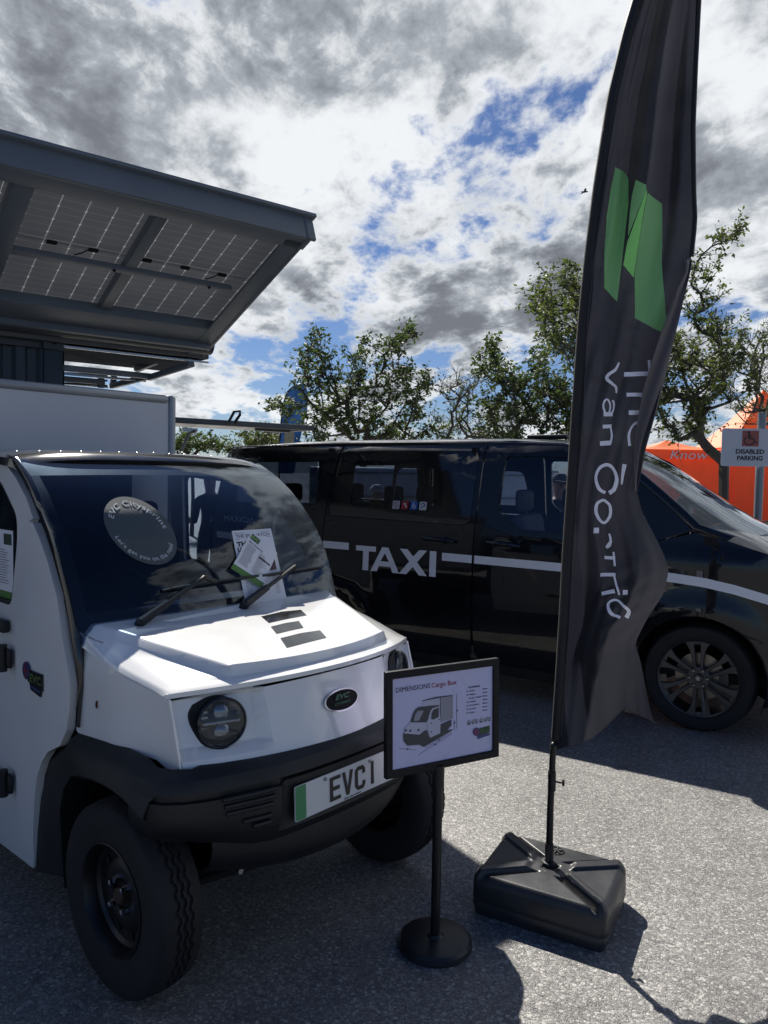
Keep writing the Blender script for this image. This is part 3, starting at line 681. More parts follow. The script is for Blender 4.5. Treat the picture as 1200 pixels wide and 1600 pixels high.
# sticker on the windscreen (grey disc with two curved lines of writing; the code square is left out)
ST = bpy.data.objects.new('round_sticker', None); COL.objects.link(ST); ST.parent = TR; MW[ST.name] = MW[TR.name]
fs = onsurf(TR, gbv, .0015); fs2 = onsurf(TR, gbv, .0032)
scx, scy = 219, 829.5
def sk(a, b):
    """unit disc -> leaning ellipse in the photo"""
    return (scx + 57 * a - 6 * b + 0, scy + 18 * a - 50 * b)
def stick(fn):
    return lambda a, b: fn(*sk(a, b))
sheet('sticker_disc', ell(0, 0, 1, 1, 48), stick(fs), mat('sticker_grey', (.07, .085, .09), .5), ST, step=.2, th=.0006, toward=(1, 0, 0))
STW = mat('sticker_white', (.55, .58, .58), .5)
def arc_text(s, r, a0, a1, cap, flip):
    bm, x0, x1 = textmesh(s, .01, 0, 1.08)
    for v in bm.verts:
        u = (v.co.x - x0) / (x1 - x0); h = v.co.y / .70 * cap; a = rad(a0 + (a1 - a0) * u)
        rr = r - cap / 2 + h if not flip else r + cap / 2 - h
        v.co = fs2(*sk(rr * cos(a), rr * sin(a)))
    thicken(bm, .0005, (1, 0, 0)); finish('sticker_writing', bm, STW, ST, smooth=False)
arc_text('EVC Citysprint', .80, 172, 24, .15, False)
arc_text("Let's get you on the road", .82, 212, 352, .125, True)

# wipers
def on_glass(px, py, off): return onsurf(TR, gbv, off)(px, py)
for (piv, elbow, b0, b1) in [((212, 978), (312, 906), (252, 924), (412, 900)), ((372, 948), (452, 889), (398, 903), (502, 887))]:
    Wp = bpy.data.objects.new('wiper', None); COL.objects.link(Wp); Wp.parent = TR; MW[Wp.name] = MW[TR.name]
    P0, P1 = on_glass(*piv, .045), on_glass(*elbow, .035); mid = P0.lerp(P1, .42)
    bm = bmesh.new(); tube(bm, [P0, mid], [.018, .014], 8); tube(bm, [mid, P1], .0085, 8); tube(bm, [P0 - Vector((.02, 0, .03)), P0 + Vector((.01, 0, .01))], .018, 12); finish('wiper_arm', bm, DARKM, Wp)
    pts = [on_glass(b0[0] + (b1[0] - b0[0]) * t, b0[1] + (b1[1] - b0[1]) * t, .010) for t in (0, .2, .4, .6, .8, 1)]
    bm = bmesh.new(); tube(bm, pts, .005, 6)
    pts2 = [on_glass(b0[0] + (b1[0] - b0[0]) * t, b0[1] + (b1[1] - b0[1]) * t, .026 - .04 * (t - .5) ** 2) for t in (.08, .3, .5, .7, .92)]
    tube(bm, pts2, .005, 6); tube(bm, [pts2[2], P1], .009, 8); finish('wiper_blade', bm, DARKM, Wp)

# papers held under the wiper
def paper(name, quad, off, label, cat, bend=0.0):
    f = onsurf(TR, gbv, off)
    hit = onsurf(None, BVHTree.FromPolygons([MW[TR.name] @ v.co for v in glass.data.vertices], [list(p.vertices) for p in glass.data.polygons]), off)
    def mp2(a, b):
        q = [Vector(p) for p in quad]; p = q[3] * (1 - a) * (1 - b) + q[2] * a * (1 - b) + q[1] * a * b + q[0] * (1 - a) * b
        return p
    cen = hit(*mp2(.5, .5))
    root = empty(name, cen, 0, label, cat)
    def m(a, b, d=0):
        p = mp2(a, b); h = hit(p.x, p.y); n = (EYE - h).normalized()
        return h + n * (d + bend * sin(pi * a) * .5 + bend * (1 - b) * 0) - cen
    return root, m
news, nm = paper('newspaper', [(361, 831), (422, 827), (446, 934), (384, 953)], .006, 'white newspaper tucked under the wiper, behind the leaflet', 'newspaper')
sheet('page', [(0, 0), (1, 0), (1, 1), (0, 1)], lambda a, b: nm(a, b), PAPER, news, step=.12, th=.0008, toward=(0, -1, .3))
text('headline', 'THE EV WATCH', lambda a, b: nm(.07 + .86 * a, .905 + .045 * b, .0012), GREYINK, news, bold=.01)
text('headline', 'THE', lambda a, b: nm(.06 + .35 * a, .80 + .055 * b, .0012), INK, news, bold=.04)
text('headline', 'U', lambda a, b: nm(.06 + .10 * a, .73 + .055 * b, .0012), INK, news, bold=.04)
bm = bmesh.new()
for (x0, x1, z) in [(.05, .95, .885), (.05, .95, .965)] + [(.1, .9, .40 - .022 * k) for k in range(15)]:
    vs = [bm.verts.new(nm(a, b, .0012)) for a, b in ((x0, z), (x1, z), (x1, z + .006), (x0, z + .006))]; bm.faces.new(vs)
finish('print_lines', bm, GREYINK, news, smooth=False)
sheet('photo_block', [(.62, .42), (.92, .42), (.92, .60), (.62, .60)], lambda a, b: nm(a, b, .0012), mat('print_purple', (.08, .04, .06), .6), news, step=.2, th=.0004, toward=(0, -1, .3))
leaf, lm = paper('leaflet', [(391, 833), (429, 866), (405, 921), (357, 890)], .016, 'white leaflet with a green band lying over the newspaper on the windscreen', 'leaflet')
sheet('page', [(0, 0), (1, 0), (1, 1), (0, 1)], lambda a, b: lm(a, b), PAPER, leaf, step=.12, th=.0008, toward=(0, -1, .3))
sheet('green_band', [(0, 0), (1, 0), (1, .15), (0, .13)], lambda a, b: lm(a, b, .0012), mat('leaf_green', (.09, .22, .05), .6), leaf, step=.2, th=.0005, toward=(0, -1, .3))
sheet('logo_block', [(.04, .84), (.36, .84), (.36, .96), (.04, .96)], lambda a, b: lm(a, b, .0012), mat('leaf_dark', (.03, .05, .03), .6), leaf, step=.2, th=.0005, toward=(0, -1, .3))
text('logo_letters', 'EVC', lambda a, b: lm(.07 + .26 * a, .865 + .07 * b, .0025), mat('leaf_light', (.25, .5, .15), .6), leaf, bold=.03)
bm = bmesh.new()
for k in range(17):
    for x0, x1 in ((.08, .34 + .08 * rng.random()), (.52, .70 + .2 * rng.random())):
        z = .70 - .030 * k
        vs = [bm.verts.new(lm(a, b, .0012)) for a, b in ((x0, z), (x1, z), (x1, z + .010), (x0, z + .010))]; bm.faces.new(vs)
finish('print_lines', bm, GREYINK, leaf, smooth=False)
text('title', 'EVC Citysprint', lambda a, b: lm(.08 + .5 * a, .755 + .035 * b, .0012), INK, leaf)
sheet('price_bar', [(.55, .60), (.95, .60), (.95, .635), (.55, .635)], lambda a, b: lm(a, b, .0012), INK, leaf, step=.3, th=.0004, toward=(0, -1, .3))

# leaflet taped inside the near door window
dl = empty('leaflet', MW[TR.name] @ Vector((-.93, -.598, 1.27)), TH, 'white leaflet with a green foot inside the truck door window at the left edge', 'leaflet')
dq = lambda a, b, d=0: Vector((-.105 + .21 * a, -.006 - d, -.14 + .28 * b))
sheet('page', [(0, 0), (1, 0), (1, 1), (0, 1)], lambda a, b: dq(a, b), PAPER, dl, step=.3, th=.001)
sheet('green_band', [(0, .02), (1, .02), (1, .16), (0, .16)], lambda a, b: dq(a, b, .001), MATS['leaf_green'], dl, step=.5, th=.0004)
sheet('logo_block', [(.62, .80), (.95, .80), (.95, .95), (.62, .95)], lambda a, b: dq(a, b, .001), MATS['leaf_dark'], dl, step=.5, th=.0004)
bm = bmesh.new()
for k in range(14):
    z = .72 - .035 * k; bm.faces.new([bm.verts.new(dq(a, b, .001)) for a, b in ((.08, z), (.62 + .3 * rng.random(), z), (.62 + .3 * rng.random(), z + .012), (.08, z + .012))])
finish('print_lines', bm, GREYINK, dl, smooth=False)

# ------------------------------------------------------------------ 2. black taxi van
TX = empty('taxi_van', (2.05, 4.84, 0), rad(-32), 'long black people-carrier van with TAXI in silver on its sliding door', 'van')
def yside(x, z):
    y = itp([(.15, .03), (.45, .0), (.8, -.005), (1.1, .004), (1.22, .018), (1.3, .035), (1.5, .075), (1.7, .118), (1.82, .155), (1.875, .195), (1.91, .26)], z)
    y += .30 * max(0, (x + .05) / .95) ** 2.2
    y += .10 * max(0, (-3.7 - x) / .7) ** 2
    if z > 1.18: y += .04 * max(0, (x + .6)) 
    return y
def flare(x, z):
    r = math.hypot(x, z - .36); r2 = math.hypot(x + 2.93, z - .36); return -.022 * sst((.60 - min(r, r2)) / .16) if min(r, r2) < .60 else 0
def taxi():
    def sm(s): # s=0 near side, 1 far side (mirror about y=.98)
        return (lambda x, z, d=0: (x, (yside(x, z) + flare(x, z) - d) if s == 0 else 1.96 - (yside(x, z) + flare(x, z) - d), z))
    arch = lambda cx, r=.405: [(cx + r * cos(rad(a)), .36 + r * sin(rad(a))) for a in range(-22, 203, 9)]
    for s in (0, 1):
        f = sm(s); tw = (0, -1 if s == 0 else 1, 0)
        # front fender and A pillar foot
        fen = [(.80, .42), (.80, .60), (.88, .80), (.80, .98), (.62, 1.10), (.36, 1.185), (.12, 1.262), (-.05, 1.305), (-.40, 1.19), (-.48, 1.0), (-.50, .40), (-.50, .22)] 
        ar = arch(0); fo = [p for p in fen] + [(-.41, .20)] + ar[::-1]
        sheet('front_wing', fo, f, TAXIP, TX, step=.05, th=.01, toward=tw, ang=40)
        # front door
        fd = [(-.508, .40), (-.488, 1.0), (-.408, 1.185), (-.075, 1.318), (-.20, 1.43), (-.45, 1.635), (-.62, 1.76), (-.80, 1.845), (-1.0, 1.875), (-1.60, 1.885), (-1.612, 1.30), (-1.612, .75), (-1.60, .30), (-1.55, .24), (-.52, .24)]
        fwin = rnd([(-.36, 1.37), (-.56, 1.60), (-.72, 1.72), (-.92, 1.79), (-1.43, 1.805), (-1.445, 1.39), (-1.27, 1.258), (-.55, 1.262)], [.03, .04, .04, .08, .05, .05, .05, .05])
        D = bpy.data.objects.new('front_door', None); COL.objects.link(D); D.parent = TX; MW[D.name] = MW[TX.name]
        if s == 1:
            fd = [(x - .12 if x < -1.5 and z > .5 else x, z) for x, z in fd]; fwin = [(x - .23 if x < -1.2 else x, z) for x, z in fwin]
        sheet('door_skin', fd, f, TAXIP, D, holes=[fwin], step=.06, th=.03, toward=tw, ang=40)
        sheet('door_glass', fwin, lambda x, z: f(x, z, -.014), TGLASS, D, step=.12, th=.003, toward=tw)
        # sliding door
        sd_ = [(-1.622, .30), (-1.622, 1.30), (-1.612, 1.885), (-2.96, 1.885), (-3.03, 1.30), (-3.03, .80), (-2.93 + .44, .42), (-2.45, .24), (-1.65, .24)]
        if s == 1: sd_ = [(x - .12 if x > -1.7 and z > .5 else x, z) for x, z in sd_]
        w1 = rnd([(-2.79, 1.375), (-2.40, 1.37), (-2.40, 1.75), (-2.79, 1.75)], .06); w2 = rnd([(-2.37, 1.355), (-1.93, 1.36), (-1.92, 1.50), (-1.96, 1.695), (-2.37, 1.70)], .06)
        S = bpy.data.objects.new('sliding_door', None); COL.objects.link(S); S.parent = TX; MW[S.name] = MW[TX.name]
        q_ = .12 if s else 0; pan = rnd([(-1.648 - q_, 1.838), (-2.95, 1.838), (-3.01, 1.285), (-1.72 - q_, 1.262), (-1.66 - q_, 1.30)], .05)
        sheet('door_skin', sd_, f, TAXIP, S, holes=[[( p[0], p[1]) for p in pan]], step=.06, th=.03, toward=tw, ang=40)
        pi_ = [(-2.30 + (a + 2.30) * .992, 1.55 + (b - 1.55) * .985) for a, b in pan]
        sheet('glass_panel', pi_, lambda x, z: f(x, z, -.004), TAXIG, S, holes=[w1, w2], step=.1, th=.006, toward=tw, ang=40)
        sheet('window_glass', w1, lambda x, z: f(x, z, -.006), TGLASS, S, step=.15, th=.003, toward=tw); sheet('window_glass', w2, lambda x, z: f(x, z, -.006), TGLASS, S, step=.15, th=.003, toward=tw)
        # rear quarter
        rq = [(-2.97, 1.885), (-4.36, 1.87), (-4.42, 1.5), (-4.44, 1.0), (-4.44, .35), (-3.40, .24)] + [p for p in arch(-2.93)[::-1] if p[0] < -2.93 and p[1] > .25][::-1][0:0]
        rr_ = [p for p in arch(-2.93) if p[0] < -2.60]
        rr_ = sorted(rr_, key=lambda p: -math.atan2(p[1] - .36, p[0] + 2.93) % (2 * pi))
        ar2 = [(-2.93 + .405 * cos(rad(a)), .36 + .405 * sin(rad(a))) for a in range(198, 30, -9)]
        rq = [(-2.97, 1.885), (-4.36, 1.87), (-4.42, 1.5), (-4.44, 1.0), (-4.44, .35), (-3.36, .235)] + ar2 + [(-2.49, .43), (-3.038, .80), (-3.038, 1.30)]
        wq = rnd([(-3.15, 1.36), (-4.15, 1.37), (-4.12, 1.74), (-3.14, 1.75)], .06)
        Q = bpy.data.objects.new('rear_quarter', None); COL.objects.link(Q); Q.parent = TX; MW[Q.name] = MW[TX.name]
        sheet('panel', rq, f, TAXIP, Q, holes=[wq], step=.07, th=.02, toward=tw, ang=40)
        sheet('quarter_glass', wq, lambda x, z: f(x, z, -.006), PGLASS, Q, step=.15, th=.003, toward=tw)
        # sill
        sheet('sill', [(-.44, .20), (-.44, .235), (-2.50, .235), (-2.50, .16), (-.40, .16)], f, BPLAS, TX, step=.2, th=.05, toward=tw)
        # door handles
        for par, xa in ((D, -1.50), (S, -2.04)):
            bm = bmesh.new(); y = -.036 if s == 0 else 1.996; yb = -.018 if s == 0 else 1.978
            tube(bm, [(xa, yb, 1.150), (xa + .05, y, 1.149), (xa + .22, y, 1.143), (xa + .27, yb, 1.138)], [.014, .017, .017, .012], 10)
            finish('door_handle', bm, TAXIP, par)
            bm = bmesh.new(); lathe(bm, [(.055, 0), (.052, .003), (.0, .004)], (0, 0, 0), 'Y', 28)
            for v in bm.verts: v.co = Vector((v.co.x * 1.5 + xa + .13, (-.006 + (.004 - v.co.y)) if s == 0 else 1.966 - (.004 - v.co.y), v.co.z * .7 + 1.145))
            finish('handle_recess', bm, TAXIG, par)
        # arch liner
        for cx in (0, -2.93):
            rows = []
            for k in range(15):
                a = rad(-25 + 230 * k / 14); rows.append([(cx + .41 * cos(a), (y if s == 0 else 1.96 - y), .36 + .41 * sin(a)) for y in (-.012, .3, .38)] + [(cx, .38 if s == 0 else 1.58, .36)])
            grid('arch_liner', rows, .004, INT, TX, (0, 0, -1))
        # mirror
        bm = bmesh.new(); sy = -1 if s == 0 else 1; yb = .06 if s == 0 else 1.9
        box(bm, (-.50, yb + sy * .20, 1.37), (.13, .19, .25), bev=.05); tube(bm, [(-.46, yb + sy * .0, 1.27), (-.49, yb + sy * .14, 1.29)], .03); finish('wing_mirror', bm, TAXIG, TX)
        # headlamp and nose
        sheet('headlamp', rnd([(.42, .98), (.80, .90), (.86, .78), (.70, .80)], .03), lambda x, z: f(x, z, .006), CLGLASS, TX, step=.06, th=.004, toward=tw)
    n0 = sm(0)
    # stripe, lettering
    fl = lambda a, b: (a, yside(a, b) + flare(a, b) - .0015, b)
    def strip(x0, x1, top, bot, nme='side_stripe'):
        k = max(2, int((x1 - x0) / .04)); xs = [x0 + (x1 - x0) * i / k for i in range(k + 1)]
        grid(nme, [[fl(x, top(x) + (bot(x) - top(x)) * j / 3) for x in xs] for j in range(4)], .0006, SILVER, TX, (0, -1, 0))
    tp = lambda x: itp([(-4.4, 1.075), (-2.7, 1.067), (-1.9, 1.046), (-.9, 1.038), (-.19, 1.032), (.02, 1.016), (.2, .985), (.39, .935), (.8, .76)], x)
    for a, b in ((-4.36, -3.045), (-3.028, -2.76), (-1.88, -1.626), (-1.606, -.512), (-.492, .72)): strip(a, b, tp, lambda x: tp(x) - .060)
    def poly(nme, pl, m=SILVER):
        sheet(nme, pl, lambda a, b: fl(a, b), m, TX, step=.12, th=.0006)
    z0, z1 = .852, 1.052; st = .062
    poly('letter_t', [(-2.685, z1), (-2.49, z1), (-2.49, z1 - .042), (-2.558, z1 - .042), (-2.558, z0), (-2.615, z0), (-2.615, z1 - .042), (-2.685, z1 - .042)])
    sheet('letter_a', [(-2.535, z0), (-2.475, z0), (-2.456, .897), (-2.345, .897), (-2.326, z0), (-2.264, z0), (-2.370, z1), (-2.430, z1)], lambda a, b: fl(a, b), SILVER, TX, holes=[[(-2.440, .938), (-2.362, .938), (-2.401, 1.005)]], step=.12, th=.0006)
    poly('letter_x', [(-2.265, z0), (-2.195, z0), (-2.137, .915), (-2.080, z0), (-2.008, z0), (-2.100, .955), (-2.015, z1), (-2.083, z1), (-2.137, .997), (-2.190, z1), (-2.260, z1), (-2.172, .955)])
    poly('letter_i', [(-1.988, z0), (-1.930, z0), (-1.930, z1), (-1.988, z1)])
    text('lettering', 'MAXiCab', lambda a, b: fl(-4.25 + .43 * a, 1.18 + .052 * b), SILVER, TX)
    text('lettering', 'CLASSIC', lambda a, b: fl(-3.82 + .39 * a, .885 + .055 * b), SILVER, TX)
    # four round stickers in the sliding door window
    cols = [(.6, .6, .62), (.35, .03, .03), (.04, .12, .40), (.6, .6, .62)]
    for k, c in enumerate(cols):
        x = -2.335 + k * .083; z = 1.400
        g = lambda a, b, d=.004: (a, yside(a, b) - d, b)
        sheet('window_sticker', rnd([(x - .033, z - .033), (x + .033, z - .033), (x + .033, z + .033), (x - .033, z + .033)], .01), lambda a, b: g(a, b), mat('stk%d' % k, c, .5), TX, step=.1, th=.0006)
        ic = mat('stkicon%d' % k, (.02, .02, .02) if k in (0, 3) else (.7, .7, .7), .5)
        if k == 0:
            sheet('sticker_symbol', ell(x, z, .026, .026), lambda a, b: g(a, b, .0055), mat('stkred', (.4, .03, .03), .5), TX, holes=[ell(x, z, .020, .020)], step=.2, th=.0004)
            sheet('sticker_symbol', stroke([(x - .016, z + .016), (x + .016, z - .016)], .006), lambda a, b: g(a, b, .0060), ic, TX, step=.2, th=.0004)
        elif k == 1: sheet('sticker_symbol', stroke([(x - .014, z + .010), (x + .004, z + .012), (x + .006, z - .004), (x + .018, z - .016)], .009), lambda a, b: g(a, b, .0055), ic, TX, step=.2, th=.0004)
        elif k == 2:
            arc = [(x + .002 + .014 * cos(rad(a)), z - .006 + .014 * sin(rad(a))) for a in range(110, 350, 20)]
            sheet('sticker_symbol', stroke(arc, .005), lambda a, b: g(a, b, .0055), ic, TX, step=.2, th=.0004)
            sheet('sticker_symbol', stroke([(x - .004, z + .024), (x, z), (x + .012, z), (x + .016, z - .014)], .006), lambda a, b: g(a, b, .0055), ic, TX, step=.2, th=.0004)
        else:
            arc = [(x + .018 * cos(rad(a)), z + .006 + .015 * sin(rad(a))) for a in range(-60, 200, 20)]
            sheet('sticker_symbol', stroke(arc, .006), lambda a, b: g(a, b, .0055), ic, TX, step=.2, th=.0004)
            sheet('sticker_symbol', stroke([(x - .02, z - .022), (x + .012, z + .010)], .005), lambda a, b: g(a, b, .006), ic, TX, step=.2, th=.0004)
    # roof
    rows = []
    xs = [-4.40, -4.36, -4.25, -4.0, -3.5, -3.03, -2.5, -2, -1.6, -1.25, -1.0, -.88, -.80]
    zr = lambda x: itp([(-4.40, 1.84), (-4.36, 1.872), (-4.25, 1.895), (-4.0, 1.912), (-3.5, 1.935), (-3.0, 1.945), (-1.5, 1.945), (-1.2, 1.935), (-1.0, 1.915), (-.80, 1.873)], x)
    for x in xs:
        row = []
        ed = yside(x, 1.885) - .003
        zc = zr(x)
        for t, dz in [(0, -.062), (0.0, -.045), (.012, -.030), (.035, -.018), (.10, -.008), (.3, .006), (.6, .015), (.98, .02)]:
            row.append((x, ed + t, zc + dz * 1.0 if x < -1 else zc + dz * (1 if dz > -.03 else .8)))
        row += [(p[0], 1.96 - p[1], p[2]) for p in row[-2::-1]]
        rows.append(row)
    rf = grid('roof', rows, .01, TAXIP, TX, (0, 0, 1), ang=50)
    bm = bmesh.new()
    for yy in (.235, 1.725): tube(bm, [(-4.3, yy, 1.88), (-3.0, yy, 1.918), (-1.4, yy, 1.918), (-1.0, yy, 1.895)], .008, 6)
    finish('roof_gutter', bm, mat('taxi_bright_trim', (.35, .36, .38), .25, metal=.8), rf)
    bm = bmesh.new(); box(bm, (-1.32, .75, 1.972), (.34, .10, .036), bev=.015); box(bm, (-1.02, .9, 1.945), (.12, .06, .06), bev=.02); finish('roof_pod', bm, BPLAS, rf)
    # windscreen, bonnet, nose
    rows = []
    for t in [0, .1, .25, .4, .55, .7, .85, 1.0]:
        xe_ = -.80 + t * .93; ze = itp([(-.80, 1.873), (-.70, 1.83), (-.44, 1.66), (-.034, 1.335), (.13, 1.245)], xe_)
        e0 = yside(min(xe_, .0), ze if ze < 1.86 else 1.86) + .012 + .03 * t
        row = []
        for k in range(13):
            u = k / 12; y = e0 + (1.96 - 2 * e0) * u; b = 1 - (2 * u - 1) ** 2
            row.append((xe_ + b * .17 * t + b * .05, y, ze + .035 * b * (1 - t) + .045 * b * t))
        rows.append(row)
    grid('windscreen', rows, .004, WGLASS, TX, (1, 0, .6))
    rows = []
    for t in [0, .06, .2, .35, .5, .65, .8, .92, 1.0]:
        x = -.03 + t * .80
        row = []
        for k in range(15):
            u = k / 14; b = 1 - (2 * u - 1) ** 2
            z = itp([(-.05, 1.305), (.12, 1.262), (.36, 1.187), (.62, 1.10), (.80, .98)], x) + .002
            e0 = yside(x, min(z, 1.25)) + .004; xx = x + .10 * b * t + .13 * b * (1 - t)
            y = e0 + (1.96 - 2 * e0) * u
            row.append((xx, y, z + .055 * (b ** .5) * (1 - .4 * t) - (.10 * b * t * t)))
        rows.append(row)
    grid('bonnet', rows, .01, TAXIP, TX, (0, 0, 1), ang=35)
    rows = []
    for z, dx in [(.985, 0), (.90, .05), (.80, .085), (.60, .10), (.42, .08), (.24, .03), (.20, -.1)]:
        row = []
        for k in range(15):
            u = k / 14; b = 1 - abs(2 * u - 1) ** 2.6; e0 = yside(.80, min(z, 1.0)) + .004; row.append((.80 + dx * .6 + b * .13 + dx * .4 * b, e0 + (1.96 - 2 * e0) * u, z))
        rows.append(row)
    grid('front_bumper', rows, .01, TAXIP, TX, (1, 0, 0))
    rows = []
    for z, x in [(1.86, -4.37), (1.5, -4.42), (1.3, -4.45), (1.0, -4.46), (.6, -4.47), (.35, -4.46), (.24, -4.4)]:
        e0 = yside(-4.40, min(z, 1.86)) + .004; rows.append([(x - .04 * (1 - (2 * k / 8 - 1) ** 2), e0 + (1.96 - 2 * e0) * k / 8, z) for k in range(9)])
    bm_ = grid('tailgate', [r for r in rows if r[0][2] < 1.34], .01, TAXIP, TX, (-1, 0, 0))
    grid('rear_window', [r for r in rows if r[0][2] >= 1.29], .004, PGLASS, TX, (-1, 0, 0))
    for s in (0, 1):
        f = sm(s); rows = [[], [], [], []]
        for x, z in [(.14, 1.255), (.05, 1.280), (-.075, 1.318), (-.20, 1.43), (-.32, 1.53), (-.45, 1.635), (-.62, 1.76), (-.80, 1.845), (-.95, 1.872)]:
            for k, (dx, dz, dy) in enumerate(((-.01, -.012, -.012), (0, .0, -.002), (.030, .030, -.006), (.045, .035, -.045))):
                p = f(x, z, dy); rows[k].append((p[0] + dx, p[1], p[2] + dz))
        grid('windscreen_pillar', rows, .005, TAXIG, TX, (.4, -1 if s == 0 else 1, .5), ang=80)
    # wipers at the far side of the cowl
    bm = bmesh.new(); tube(bm, [(.20, 1.25, 1.31), (.30, 1.42, 1.335), (.33, 1.55, 1.33)], .018, 8); tube(bm, [(.16, 1.0, 1.325), (.22, 1.45, 1.325)], .010, 6); box(bm, (.22, 1.2, 1.315), (.10, .4, .02), bev=.008); finish('wiper', bm, INT, TX)
    # floor, interior
    bm = bmesh.new(); box(bm, (-1.8, .98, .36), (5.0, 1.75, .06)); box(bm, (.30, .98, .62), (.62, 1.2, .7)); box(bm, (-.16, .98, 1.08), (.36, 1.62, .26), bev=.06); finish('floor_and_dash', bm, INT, TX)
    for x, y in [(-1.25, .42), (-1.25, 1.52), (-2.45, .42), (-2.45, .98), (-2.45, 1.52), (-3.6, .45), (-3.6, 1.0), (-3.6, 1.52)]:
        bm = bmesh.new(); box(bm, (x + .2, y, .78), (.48, .46, .14), bev=.05)
        box(bm, (0, 0, 0), (.12, .46, .56), bev=.05, M=Matrix.Translation((x - .06, y, 1.08)) @ Matrix.Rotation(rad(-10), 4, 'Y'))
        box(bm, (x - .13, y, 1.46), (.08, .25, .17), bev=.035); tube(bm, [(x - .1, y, 1.32), (x - .13, y, 1.42)], .012, 6); finish('seat', bm, GREYI if x > -2 else INT, TX)
    bm = bmesh.new(); rr = []
    q = Matrix.Translation((-.52, 1.52, 1.17)) @ Matrix.Rotation(rad(-62), 4, 'Y')
    for k in range(25): a = 2 * pi * k / 24; rr.append(q @ Vector((.185 * cos(a), .185 * sin(a), 0)))
    tube(bm, rr, .015, 8, caps=False); tube(bm, [q @ Vector((.18, 0, 0)), q @ Vector((-.18, 0, 0))], .014); tube(bm, [q @ Vector((0, 0, 0)), q @ Vector((0, 0, -.3))], .02); finish('steering_wheel', bm, INT, TX)
    bm = bmesh.new(); box(bm, (-2.6, .98, 1.865), (3.4, 1.36, .02)); finish('headlining', bm, GREYI, TX)
    for x in (-1.7, -3.08):
        bm = bmesh.new()
        for yy in ((.13,) if x > -2 else (.13, 1.83)):
            s_ = 1 if yy < 1 else -1
            box(bm, (x, yy - s_ * .02, .8), (.12, .05, .9), bev=.01); tube(bm, [(x, yy, 1.22), (x, yy + s_ * .07, 1.86)], .04, 6)
        finish('door_pillar', bm, INT, TX)
    # wheels: tyre, alloy with six double spokes
    AL = mat('dark_alloy', (.085, .088, .095), .36, metal=.75); ALD = mat('alloy_pocket', (.006, .006, .007), .5)
    for (x, y, s) in [(0, .125, -1), (0, 1.835, 1), (-2.93, .125, -1), (-2.93, 1.835, 1)]:
        Wn = bpy.data.objects.new('wheel', None); COL.objects.link(Wn); Wn.parent = TX; MW[Wn.name] = MW[TX.name]
        c = (x, y, .352); R = .352
        make_tyre('tyre', Wn, c, R, .215, .246, RUBBER, n=240)
        bm = bmesh.new(); lathe(bm, [(.250, s * .085), (.254, s * .098), (.250, s * .104), (.243, s * .100), (.238, s * .07), (.232, s * -.06)], c, 'Y', 64, caps=False)
        for f in [f for f in bm.faces if len(f.verts) > 8]: bm.faces.remove(f)
        finish('rim', bm, AL, Wn)
        bm = bmesh.new(); lathe(bm, [(.155, s * .0), (.155, s * .02), (.06, s * .022), (.06, s * .0)], c, 'Y', 48); finish('brake_disc', bm, mat('brake_disc', (.30, .27, .23), .35, metal=.8), Wn)
        bm = bmesh.new()
        a = rad(5); M = Matrix.Translation(Vector(c)) @ Matrix.Rotation(-a, 4, 'Y'); box(bm, (0, 0, 0), (.06, .05, .11), bev=.01, M=M @ Matrix.Translation((.15, s * .03, 0))); finish('brake_caliper', bm, mat('caliper', (.05, .05, .05), .4), Wn)
        bm = bmesh.new()
        for k in range(6):
            a = rad(90 + 3) + k * pi / 3
            ca, sa = cos(a), sin(a)
            def P(r, t, h): return Vector(c) + Vector((r * ca - t * sa, s * h, r * sa + t * ca))
            for sg in (-1, 1):
                # spoke leg: from hub to rim, widening outward, slot between
                ins = [(.055, .012, .030), (.09, .013, .034), (.14, .015, .040), (.18, .017, .050), (.21, .018, .064), (.243, .020, .088)]
                ring = []
                for r, t0, t1 in ins:
                    h = .078 + .014 * (r - .055) / .188
                    ring.append([bm.verts.new(P(r, sg * t0, h)), bm.verts.new(P(r, sg * (t0 + .003), h + .004)), bm.verts.new(P(r, sg * (t1 - .004), h + .003)), bm.verts.new(P(r, sg * t1, h - .003)), bm.verts.new(P(r, sg * (t1 - .004), h - .035)), bm.verts.new(P(r, sg * (t0 + .001), h - .03))])
                for A, B in zip(ring, ring[1:]):
                    for j in range(6): bm.faces.new((A[j], A[(j + 1) % 6], B[(j + 1) % 6], B[j]))
            # outer bridge closing the slot
            q4 = [P(.222, -.022, .0885), P(.222, .022, .0885), P(.243, .022, .0925), P(.243, -.022, .0925)]; v4 = [bm.verts.new(p) for p in q4]; v5 = [bm.verts.new(p - Vector((0, s * .03, 0))) for p in q4]
            bm.faces.new(v4); bm.faces.new(v5[::-1])
            for j in range(4): bm.faces.new((v4[j], v4[(j + 1) % 4], v5[(j + 1) % 4], v5[j]))
        lathe(bm, [(.075, s * .045), (.075, s * .078), (.068, s * .084), (.030, s * .082), (.030, s * .07), (0, s * .07)], c, 'Y', 48)
        finish('spokes', bm, AL, Wn, ang=25)
        bm = bmesh.new()
        for k in range(6):
            a = rad(63) + k * pi / 3
            lathe(bm, [(.0135, s * .082), (.0135, s * .092), (.011, s * .100), (0, s * .102)], Vector(c) + Vector((.056 * cos(a), 0, .056 * sin(a))), 'Y', 14)
        finish('wheel_nut', bm, mat('dark_chrome', (.18, .18, .19), .15, metal=1), Wn, split=True)
        bm = bmesh.new(); lathe(bm, [(.027, s * .08), (.027, s * .093), (.022, s * .097), (0, s * .098)], c, 'Y', 32); finish('centre_cap', bm, BTRIM, Wn)
        bm = bmesh.new(); lathe(bm, [(.010, s * .098), (.010, s * .099), (0, s * .0995)], c, 'Y', 20)
        for v in bm.verts: v.co.z = c[2] + (v.co.z - c[2]) * 1.3
